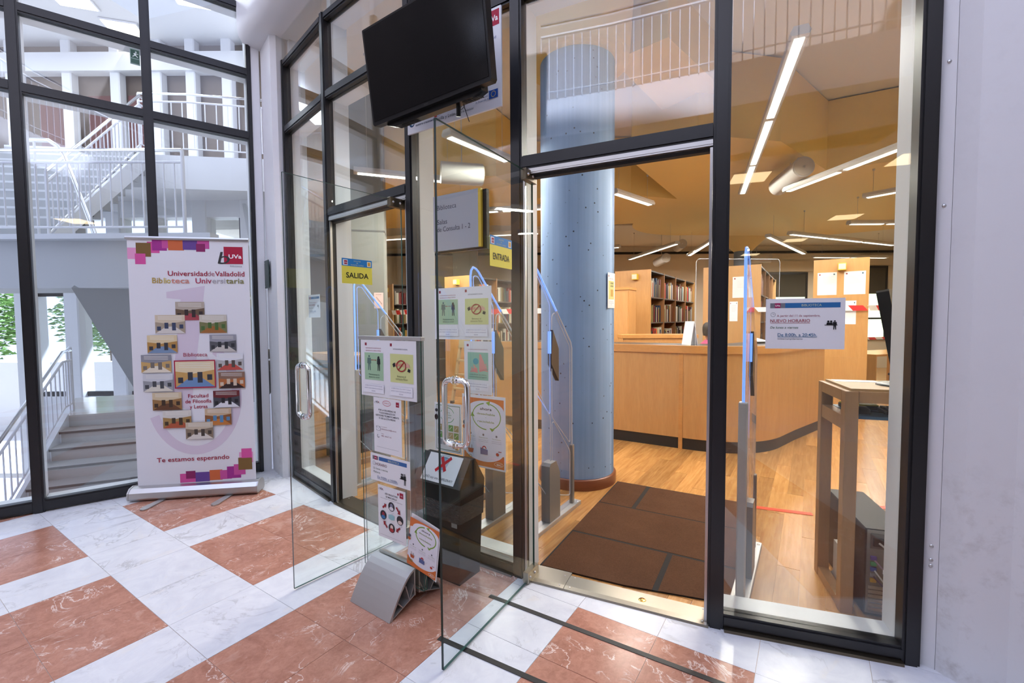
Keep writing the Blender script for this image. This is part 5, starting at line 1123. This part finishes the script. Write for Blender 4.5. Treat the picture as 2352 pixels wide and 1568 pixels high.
def tower(lab, loc, ang, back=True):
    o = thing('computer_tower', lab, 'computer', (loc[0], loc[1], .006), ang, 'computer towers'); M_TW = mat('tower_dark', (.014, .012, .012), .5, spec=.2)
    MB().cbox(0, .185, 0, .56, .02, .45, .006).build('case', M_TW, o); MB().box(.01, .175, .02, .54, 0, .02).build('feet', M_RUB, o)
    bp_ = MB().box(.006, .179, -.006, 0, .025, .445).build('back_panel', mat('tower_grey_metal', (.20, .195, .185), .45, .5), o)
    if back:
        MB().box(.02, .165, -.009, -.006, .355, .43).build('power_supply', mat('psu_grey', (.10, .095, .09), .5, .4), bp_); MB().box(.03, .07, -.02, -.009, .37, .41).build('socket', M_BPL, bp_)
        mb = MB()
        for i in range(7):
            for j in range(7): mb.box(.09 + i * .0115, .098 + i * .0115, -.008, -.006, .245 + j * .0115, .253 + j * .0115)
        q = mb.build('fan_grille', M_RUB, bp_); q['kind'] = 'stuff'
        for k, c in enumerate(('5a4a8a', '3a8a5a', '2f4f8a', '8a8a8a', 'b08a3a')): MB().cbox(.02, .045, -.018, -.006, .30 - k * .028, .318 - k * .028, .002).build('port', ink(c), bp_)
        for k in range(6): MB().box(.015, .17, -.009, -.006, .04 + k * .022, .055 + k * .022).build('slot_cover', M_SILVER, bp_)
        MB().box(.13, .155, -.008, -.006, .18, .215).build('label', M_PAPER, bp_)
        for k, (pts, c, r_) in enumerate((([(.05, -.02, .39), (.09, -.05, .36), (.10, -.05, .2), (.12, -.06, .05), (.14, -.05, .02)], 'bdb8b0', .005), ([(.035, -.02, .30), (.08, -.05, .25), (.10, -.06, .12), (.14, -.06, .03)], '8a7a8a', .004), ([(.035, -.02, .25), (.07, -.05, .2), (.06, -.07, .08), (.10, -.09, .008)], 'c8c4bc', .004), ([(.03, -.02, .22), (.07, -.05, .18), (.12, -.06, .06), (.16, -.05, .02)], '3a2f4a', .004))): MB().tube(pts, r_, 6).build('cable', ink(c), o)
        MB().box(.055, .095, -.056, -.054, .255, .275).build('cable_tag', M_PAPER, o); MB().box(.065, .09, -.0572, -.056, .258, .266).build('cable_tag_stripe', ink('c8402c'), o)
    return o
tower('black computer tower with cables under the right high table', tloc(.10, -.0, 0), TA - R(0)).location.y += .0
tower('black computer tower under the table in the exit doorway', (-2.05, 4.95), R(-38), False)
o = thing('white_panel', 'beige plastic panel leaning against the computer tower', 'panel', tloc(.065, .07, .006), TA); MB().prism_x([(0, 0), (.29, 0), (.29, .03), (.25, .06), (.25, .24), (.02, .24), (.02, .05), (0, .03)], 0, .018).build('plate', mat('beige_plastic', (.52, .48, .42), .45), o)
# red tape on the library floor
for k, (p0, p1, lb) in enumerate((((1.86, 3.56), (2.28, 3.40), 'red tape strip on the wooden floor beside the gate'), ((2.72, 3.50), (3.05, 3.52), 'red tape strip on the wooden floor behind the high table'))):
    a_ = Vector(p0); d = Vector(p1) - a_; mb = MB(); mb.cbox(0, d.length, -.026, .026, 0, .002, .0004); tag(mb.build('floor_tape', mat('red_tape', (.80, .06, .02), .4), None, (a_.x, a_.y, .0062), math.atan2(d.y, d.x)), lb, 'tape')
# ------------------------------------------------------------------ step ladder
ld = thing('step_ladder', 'wooden step ladder standing by the bookcase between doorways', 'ladder', (-1.12, 8.15, .005), R(-30)); M_LAD = mat('pale_ladder_wood', (.42, .30, .17), .5)
for sx in (0, .40):
    MB().add([(sx, 0, 0), (sx + .04, 0, 0), (sx + .04, .06, 0), (sx, .06, 0), (sx + (.05 if sx == 0 else -.05), .26, 1.25), (sx + .04 + (.05 if sx == 0 else -.05), .26, 1.25), (sx + .04 + (.05 if sx == 0 else -.05), .31, 1.25), (sx + (.05 if sx == 0 else -.05), .31, 1.25)], [(0, 3, 2, 1), (4, 5, 6, 7), (0, 1, 5, 4), (1, 2, 6, 5), (2, 3, 7, 6), (3, 0, 4, 7)]).build('side_rail', M_LAD, ld)
    MB().box(sx - .005, sx + .045, -.005, .065, 0, .05).build('rubber_foot', M_RUB, ld); MB().cbox(sx + .02, sx + .05, .25, .3, 1.12, 1.22, .004).build('red_hinge', ink('b03024'), ld)
for k in range(4): MB().box(.03, .41, .04 + .055 * k, .15 + .055 * k, .25 * (k + 1), .25 * (k + 1) + .03).build('step', M_LAD, ld)
for sx in (.05, .35): MB().add([(sx, .65, 0), (sx + .03, .65, 0), (sx + .03, .68, 0), (sx, .68, 0), (sx, .28, 1.2), (sx + .03, .28, 1.2), (sx + .03, .31, 1.2), (sx, .31, 1.2)], [(0, 3, 2, 1), (4, 5, 6, 7), (0, 1, 5, 4), (1, 2, 6, 5), (2, 3, 7, 6), (3, 0, 4, 7)]).build('rear_leg', M_LAD, ld)
MB().box(.06, .38, .20, .36, 1.0, 1.22).build('top_platform', mat('ladder_plate', (.45, .42, .3), .5), ld)
# ------------------------------------------------------------------ grey pillar by the exit with a pink notice
o = thing('pillar', 'square grey concrete pillar behind the exit doorway', 'pillar', (-2.02, 5.75, .005), R(12)); MB().cbox(0, .42, 0, .42, 0, 4.37, .015).build('shaft', M_CONC, o); MB().box(-.004, .424, -.004, .424, 2.62, 2.64).build('joint', mat('dark_joint', (.12, .12, .12), .7), o)
q, P = sheet('pink_notice', 'pale pink notice with a stair diagram on the grey pillar', (-2.02 + .27, 5.75 + .052, 1.66), R(12), .115, .2, None, 'notice', 0, ink('f0cfc8'))
for k in range(5): P.line('stair_diagram', .2 + .12 * k, .7 - .09 * k, .32 + .12 * k, .7 - .09 * k, .004, '4a4044').line('stair_diagram', .32 + .12 * k, .7 - .09 * k, .32 + .12 * k, .61 - .09 * k, .004, '4a4044')
P.text('lettering', 'ESCALERA', .5, .85, .06, '6a4a4a', 'c', .6).done()
th_ = R(-82); q, P = sheet('column_notice', 'notice with a yellow picture wrapped on the blue column', (.609 + .337 * math.cos(R(-50)), 4.252 + .337 * math.sin(R(-50)), 1.60), R(40), .15, .31, None)
q.location = (.609 + .339 * math.cos(R(-36)) - .075 * math.cos(R(54)) , 4.252 + .339 * math.sin(R(-36)) - .075 * math.sin(R(54)), 1.60); q.rotation_euler[2] = R(54)
P.rect('logo', .1, .88, .08, .05, '8c1f38').rect('yellow_picture', .12, .25, .76, .52, 'dcd68c').rect('door_picture', .4, .33, .35, .2, 'c8a050').text('lettering', 'AFORO MAXIMO', .5, .82, .02, 'a33a50', 'c', .6)
for k in range(6): P.rect(('figure', k), .42 + .12 * (k % 3), .60 + .08 * (k // 3), .07, .05, '2a2a2a')
footer(P, 0, 1); P.done()
# ------------------------------------------------------------------ hanging strip lights
M_TUBE = mat('lit_louvre', (.9, .9, .85), .4, emit=(1, .95, .86), estr=3.0); M_FIT = mat('lamp_housing', (.50, .47, .43), .45)
LPOW = 35
def strip(lab, a_, b_, z0, z1, ceil, n=1):
    A = Vector((*a_, z0)); B = Vector((*b_, z1)); d = B - A; L = d.length; o = thing('strip_light', lab, 'lamp', tuple(A), 0, 'hanging strip lights')
    Mx = d.to_track_quat('X', 'Z').to_matrix().to_4x4()
    MB().prism_x([(-.06, .02), (-.04, .06), (.04, .06), (.06, .02), (.05, 0), (-.05, 0)], 0, L, 0, Mx).build('housing', M_FIT, o)
    for k in range(n): lv = MB().box(L * k / n + .04, L * (k + 1) / n - .04, -.030, .030, -.006, .001, 0, Mx).build('louvre', M_TUBE, o)
    l_ = area('strip_lamp', tuple(A + d * .5 + Vector((0, 0, -.012))), L * .96, LPOW * L, WARM, (0, 0, math.atan2(d.y, d.x)), .11)
    for t_ in (.12, .88): p = d * t_; MB().tube([p + Vector((0, 0, .07)), Vector((p.x, p.y, ceil - A.z))], .0022, 5).build('wire', M_FIT, o); MB().lathe([(.015, 0), (.015, -.02), (0, -.022)], 10).build('ceiling_rose', M_FIT, o, (p.x, p.y, ceil - A.z))
for args in (('long strip light running towards the tall right glass', (1.85, 2.98), (3.36, 6.7), 3.3, 3.3, 3.46, 3), ('strip light slanting down behind the tall right glass', (3.5, 5.87), (3.74, 4.23), 3.1, 3.1, 3.46, 2),
             ('strip light at the far right below the slanting one', (4.74, 6.2), (5.25, 5.5), 3.1, 3.1, 3.46, 1), ('strip light half hidden by the blue column', (1.31, 5.87), (1.98, 6.5), 3.1, 3.1, 3.5, 1),
             ('far strip light over the bookcase behind the counter', (2.98, 11.6), (3.33, 9.2), 3.0, 3.0, 3.62, 3), ('far strip light sloping to the right of the counter', (5.0, 8.25), (8.0, 9.6), 3.0, 3.0, 3.46, 3),
             ('short far strip light above the blue lit gate', (4.75, 8.5), (6.9, 10.8), 3.0, 3.0, 3.62, 2), ('strip light level with the top of the right bookcase', (5.5, 7.5), (6.7, 7.5), 3.02, 3.02, 3.46, 2),
             ('strip light behind the entrance leaf above the room sign', (-.56, 4.03), (-.02, 4.7), 3.1, 3.1, 4.38, 1), ('strip light low behind the room sign', (-.9, 6.6), (.6, 6.3), 3.02, 3.02, 3.46, 2),
             ('farther strip light behind the room sign', (-1.4, 8.4), (.5, 8.0), 3.0, 3.0, 3.46, 2), ('strip light in the exit doorway', (-2.6, 8.6), (-1.5, 8.3), 3.0, 3.0, 3.46, 1), ('small strip light pointing away near the mullion', (4.1, 10.6), (4.0, 9.0), 2.95, 3.05, 3.62, 1),
             ('far strip light beside the blue column', (1.5, 10.4), (2.35, 9.9), 3.05, 3.05, 3.62, 1), ('added fill strip light over the gate by the exit', (-1.7, 5.0), (-.6, 5.4), 3.1, 3.1, 4.38, 1), ('added fill strip light at the far right end of library', (7.5, 11.4), (9.5, 11.6), 3.0, 3.0, 3.62, 2)): strip(*args)  # gate and far right end strips added to even out the library light
def speaker(lab, a_, b_, z0, z1, r, ceil):
    A = Vector((*a_, z0)); B = Vector((*b_, z1)); d = B - A; o = thing('tube_speaker', lab, 'speaker', tuple(A), 0, 'white ceiling tubes'); MB().tube([(0, 0, 0), d], r, 20).build('body', M_FIT, o)
    n = d.normalized(); MB().tube([d, d + n * .01], r * .85, 20).build('grille', mat('grille_cream', (.5, .44, .36), .6), o); MB().tube([d + n * .01, d + n * .014], r * .12, 8).build('screw', M_SILVER, o); MB().tube([d * .5 + Vector((0, 0, r * .9)), Vector((d.x * .5, d.y * .5, ceil - z0))], .006, 5).build('bracket', M_FIT, o)
for args in (('white ceiling tube behind the tall right glass', (3.62, 6.25), (3.45, 5.45), 3.28, 3.28, .12, 3.46), ('white ceiling tube at the far right top', (3.35, 3.7), (3.0, 2.9), 3.45, 3.45, .12, 4.36), ('small white ceiling tube above the counter bookcase', (4.2, 11.6), (4.1, 11.0), 3.3, 3.3, .11, 3.62), ('lower small white ceiling tube above the counter bookcase', (3.75, 11.8), (3.75, 11.1), 2.95, 2.98, .11, 3.62),
             ('white ceiling tube right of the blue lit gate', (6.9, 12.2), (6.2, 12.3), 3.1, 3.1, .12, 3.62), ('white ceiling tube behind the room sign', (-.72, 4.75), (-.30, 4.85), 3.02, 3.02, .11, 4.38)): speaker(*args)
# ------------------------------------------------------------------ barrier tapes
M_TR = mat('tape_red', (.62, .03, .03), .4); M_TW_ = mat('tape_white', (.82, .80, .78), .4)
def barrier(lab, a_, b_, z, h=.075):
    A = Vector(a_); d = Vector(b_) - A; L = d.length; o = thing('barrier_tape', lab, 'barrier tape', (A.x, A.y, z), math.atan2(d.y, d.x), 'red and white barrier tapes'); n = max(2, int(L / .17)); mw = MB(); mr = MB()
    for k in range(n):
        x0 = L * k / n; x1 = L * (k + 1) / n; sk = .06; mb = mr if k % 2 else mw
        mb.prism_y([(x0, 0), (x1, 0), (x1 - sk, h), (x0 - sk, h)], -.0006, .0006)
    mw.build('white_stripes', M_TW_, o)['kind'] = 'stuff'; mr.build('red_stripes', M_TR, o)['kind'] = 'stuff'
barrier('red and white barrier tape across the bookcase ends behind NUEVO HORARIO sheet', (3.90, 7.21), (5.035, 6.44), 1.60); barrier('red and white barrier tape right of the right bookcase', (5.10, 6.485), (7.7, 7.35), 1.60)
barrier('low red and white barrier tape by the far table', (6.6, 8.9), (9.2, 9.6), 1.06, .05); barrier('red and white barrier tape between the doorways', (-.80, 8.66), (1.0, 7.56), 1.61, .09); barrier('red and white barrier tape in the exit doorway', (-2.74, 10.5), (-1.34, 9.06), 1.64, .1)
# ------------------------------------------------------------------ far reading table and chairs
rt = thing('reading_table', 'pale reading table by the far right window', 'table', (7.3, 9.1, .005), R(20)); MB().cbox(0, 1.9, 0, .9, .71, .75, .004).build('table_top', M_BEECHH, rt); MB().box(0, .03, 0, .9, 0, .71).build('side_panel', M_BEECH, rt); MB().box(1.87, 1.9, 0, .9, 0, .71).build('side_panel', M_BEECH, rt)
def chair(lab, loc, ang):
    o = thing('reading_chair', lab, 'chair', (loc[0], loc[1], .005), ang, 'dark chairs at the far table'); M_CH = mat('dark_chair', (.03, .035, .05), .5)
    for sx in (0, .40):
        for sy in (0, .38): MB().tube([(sx, sy, 0), (sx, sy, .44 if sy == 0 else .9)], .013, 6).build('leg', M_SILVER, o)
    MB().cbox(-.02, .42, -.03, .4, .43, .47, .012).build('seat', M_CH, o); MB().cbox(-.02, .42, .37, .40, .62, .92, .012).build('backrest', M_CH, o); return o
chair('dark chair pulled up to the near side of far reading table', (7.35, 8.5), R(200)); chair('dark chair at the end of the far reading table', (7.9, 10.35), R(20))
# far windows with blinds
M_LITP = mat('daylit_pane', (.8, .85, .7), .3, emit=(.85, 1, .72), estr=1.6); M_BLIND = mat('dark_blind', (.06, .055, .04), .7)
for k, (x0, x1, z0, z1, zb, lb) in enumerate(((7.55, 8.65, .9, 2.78, 2.12, 'far window with dark blind behind the opening hours sheet'), (10.45, 11.0, .9, 2.95, 2.2, 'narrow far window with blind beside the right bookcase'))):
    e = thing('window_%d' % (8 + k), lb, None, (x0, 13.49, z0), 0, None, 'structure'); W = x1 - x0; Hh = z1 - z0
    MB().box(0, W, -.02, 0, 0, zb - z0).build('pane', M_LITP, e); MB().box(0, W, -.04, -.021, zb - z0, Hh).build('blind', M_BLIND, e); MB().box(0, W, -.05, -.022, .55, .60).build('glazing_bar', M_BLACK, e)
    for a_, b_, c_, d_ in ((-.06, 0, -.06, Hh + .06), (W, W + .06, -.06, Hh + .06), (0, W, -.06, 0), (0, W, Hh, Hh + .06)): MB().box(a_, b_, -.05, 0, c_, d_).build('frame', M_BLACK, e)
    MB().box(-.2, W + .2, -.1, -.0, Hh + .08, Hh + .38).build('roller_box', M_CREAMW, e)
o = thing('column', 'small blue grey column far behind the blue lit gate', 'column', (5.75, 11.4, .005)); MB().lathe([(.2, 0), (.2, 3.6)], 24).build('shaft', mat('grey_blue', (.16, .22, .32), .6), o); MB().lathe([(.2, 3.15), (.55, 3.5), (.6, 3.61)], 24).build('capital', M_YEL, o)
o = thing('pillar', 'square grey pillar behind the room sign', 'pillar', (-1.45, 11.3, .005)); MB().cbox(0, .6, 0, .4, 0, 3.61, .015).build('shaft', M_CONC, o)
# ------------------------------------------------------------------ person seated behind the counter
M_SKIN = mat('skin', (.50, .28, .19), .5); M_HAIR = mat('dark_hair', (.018, .013, .010), .65); M_SHIRT = mat('pink_shirt', (.62, .10, .24), .7); M_TROU = mat('dark_trousers', (.03, .035, .05), .8)
pe = thing('person', 'person in a pink top seated behind the counter, seen in profile', 'person', (2.66, 6.05, .005), R(105))
def skin(name, V, E_, rad, m, par, sub=2):
    me = bpy.data.meshes.new(name); me.from_pydata(V, E_, []); ob = bpy.data.objects.new(name, me); COL.objects.link(ob)
    mo_ = ob.modifiers.new('skin', 'SKIN'); mo_.use_smooth_shade = True
    for vtx, r_ in zip(me.skin_vertices[0].data, rad): vtx.radius = r_ if isinstance(r_, tuple) else (r_, r_)
    me.skin_vertices[0].data[0].use_root = True
    s_ = ob.modifiers.new('sub', 'SUBSURF'); s_.levels = s_.render_levels = sub
    ev = bpy.data.meshes.new_from_object(ob.evaluated_get(bpy.context.evaluated_depsgraph_get())); ev.materials.clear(); ev.materials.append(m)
    bpy.data.objects.remove(ob); o = link(name, ev, par); return o
# local: facing -y, seat height .48
V = [(0, .05, .55), (0, .05, .75), (0, .04, .98), (0, .03, 1.13), (0, .01, 1.23),
     (.10, .02, 1.12), (.19, .0, 1.07), (.22, -.08, .84), (.17, -.30, .80), (-.10, .02, 1.12), (-.19, .0, 1.07), (-.22, -.08, .84), (-.17, -.30, .80),
     (.10, .03, .54), (.12, -.38, .55), (.12, -.40, .10), (.12, -.52, .04), (-.10, .03, .54), (-.12, -.38, .55), (-.12, -.40, .10), (-.12, -.52, .04)]
Ee = [(0, 1), (1, 2), (2, 3), (3, 4), (3, 5), (5, 6), (6, 7), (7, 8), (3, 9), (9, 10), (10, 11), (11, 12), (0, 13), (13, 14), (14, 15), (15, 16), (0, 17), (17, 18), (18, 19), (19, 20)]
rd = [(.15, .12), (.14, .11), (.15, .11), (.12, .09), .055, .08, .065, .05, .035, .08, .065, .05, .035, .09, .075, .05, .045, .09, .075, .05, .045]
bd = skin('body', V, Ee, rd, M_SHIRT, pe)
bd.data.materials.append(M_TROU)
for pl in bd.data.polygons:
    if pl.center.z < .60: pl.material_index = 1
# head: shaped lathe-like rings
def head_ring():
    rows = [(1.205, .045, .05, .0), (1.235, .055, .065, -.004), (1.262, .062, .085, -.012), (1.29, .070, .093, -.008), (1.32, .075, .098, 0), (1.355, .077, .100, .004), (1.385, .075, .097, .006), (1.415, .064, .084, .008), (1.435, .044, .058, .008), (1.445, .0, .0, .008)]
    mb = MB(); n = 20; vs = []
    for z, rx, ry, cy in rows: vs += [(rx * math.cos(2 * math.pi * i / n), cy + ry * math.sin(2 * math.pi * i / n), z) for i in range(n)]
    fs = [(j * n + i, j * n + (i + 1) % n, (j + 1) * n + (i + 1) % n, (j + 1) * n + i) for j in range(len(rows) - 1) for i in range(n)]
    mb.add(vs, fs, 0, True); return mb
hm = head_ring()
hm.add([(-.012, -.088, 1.30), (.012, -.088, 1.30), (0, -.122, 1.298), (0, -.095, 1.345), (.0, -.095, 1.29)], [(0, 2, 3), (2, 1, 3), (0, 4, 2), (4, 1, 2)], 0, True)
hd = hm.build('head', M_SKIN, pe, (0, .02, 0))
for sx in (-1, 1):
    MB().tube([(sx * .074, .005, 1.345), (sx * .086, .018, 1.352), (sx * .090, .026, 1.33), (sx * .084, .018, 1.305), (sx * .076, .006, 1.295)], [.006, .009, .009, .009, .006], 8).build('ear', M_SKIN, hd)
    MB().lathe([(0, .006), (.008, .004), (.011, 0)], 10, 0, Matrix.Translation((sx * .030, -.085, 1.335)) @ Matrix.Rotation(R(90), 4, 'X')).build('eye', M_PAPER, hd); MB().lathe([(0, .0075), (.004, .006), (.005, .004)], 8, 0, Matrix.Translation((sx * .030, -.085, 1.335)) @ Matrix.Rotation(R(90), 4, 'X')).build('iris', M_HAIR, hd)
MB().tube([(-.022, -.090, 1.268), (0, -.096, 1.266), (.022, -.090, 1.268)], .004, 6).build('mouth', mat('lips', (.4, .14, .12), .5), hd)
hr = MB(); n = 20; rows = [(1.27, .066, .088, .012, 4.0), (1.31, .078, .104, .006, 3.6), (1.35, .081, .106, .006, 3.3), (1.385, .079, .104, .008, 0), (1.42, .068, .090, .010, 0), (1.444, .046, .062, .010, 0), (1.456, 0, 0, .01, 0)]
vs = []
for z, rx, ry, cy, opn in rows:
    for i in range(n + 1):
        if opn: a_ = R(-90) + (2 * math.pi - opn) / 1.0 * (i / n) + opn / 2 if False else R(90) - (2 * math.pi - (4.6 - opn)) / 2 * (1 - 2 * i / n) * .62
        else: a_ = R(90) - math.pi * (1 - 2 * i / n)
        vs.append((rx * math.cos(a_), cy + ry * math.sin(a_), z))
hr.add(vs, [(j * (n + 1) + i, j * (n + 1) + i + 1, (j + 1) * (n + 1) + i + 1, (j + 1) * (n + 1) + i) for j in range(len(rows) - 1) for i in range(n)], 0, True)
hr.build('hair', M_HAIR, pe, (0, .02, 0))
for sx in (-1, 1):       # hands: palm, four fingers and a thumb resting on the desk edge
    bx0, by0, bz0 = sx * .165, -.33, .795
    V = [(bx0, by0 + .03, bz0), (bx0, by0 - .02, bz0), (bx0 - sx * .0, by0 - .06, bz0)]; Ee = [(0, 1), (1, 2)]; rd = [(.024, .016), (.030, .014), (.034, .012)]
    for k, ln in enumerate((.065, .075, .07, .055)):
        x_ = bx0 + (-.027 + .018 * k); i0 = len(V); V += [(x_, by0 - .075, bz0), (x_, by0 - .075 - ln * .55, bz0 + .004), (x_, by0 - .075 - ln, bz0 - .008)]; Ee += [(2, i0), (i0, i0 + 1), (i0 + 1, i0 + 2)]; rd += [.0095, .0085, .0075]
    i0 = len(V); V += [(bx0 - sx * .042, by0 - .03, bz0), (bx0 - sx * .058, by0 - .06, bz0 - .004)]; Ee += [(1, i0), (i0, i0 + 1)]; rd += [.011, .009]
    skin('hand', V, Ee, rd, M_SKIN, pe, 1)
o = thing('office_chair', 'dark office chair under the person behind the counter', 'chair', (2.66, 6.05, .005), R(105)); MB().cbox(-.23, .23, -.22, .22, .38, .44, .03).build('seat', M_BPL, o); MB().cbox(-.2, .2, .17, .21, .5, .92, .03).build('backrest', M_BPL, o); MB().tube([(0, 0, .06), (0, 0, .38)], .025, 8).build('post', M_SILVER, o)
for k in range(5): MB().tube([(0, 0, .08), (.26 * math.cos(k * 1.2566), .26 * math.sin(k * 1.2566), .04)], .015, 6).build('foot', M_BPL, o)
MB().tube([(0, .19, .41), (0, .2, .55)], .018, 6).build('back_bracket', M_BPL, o)
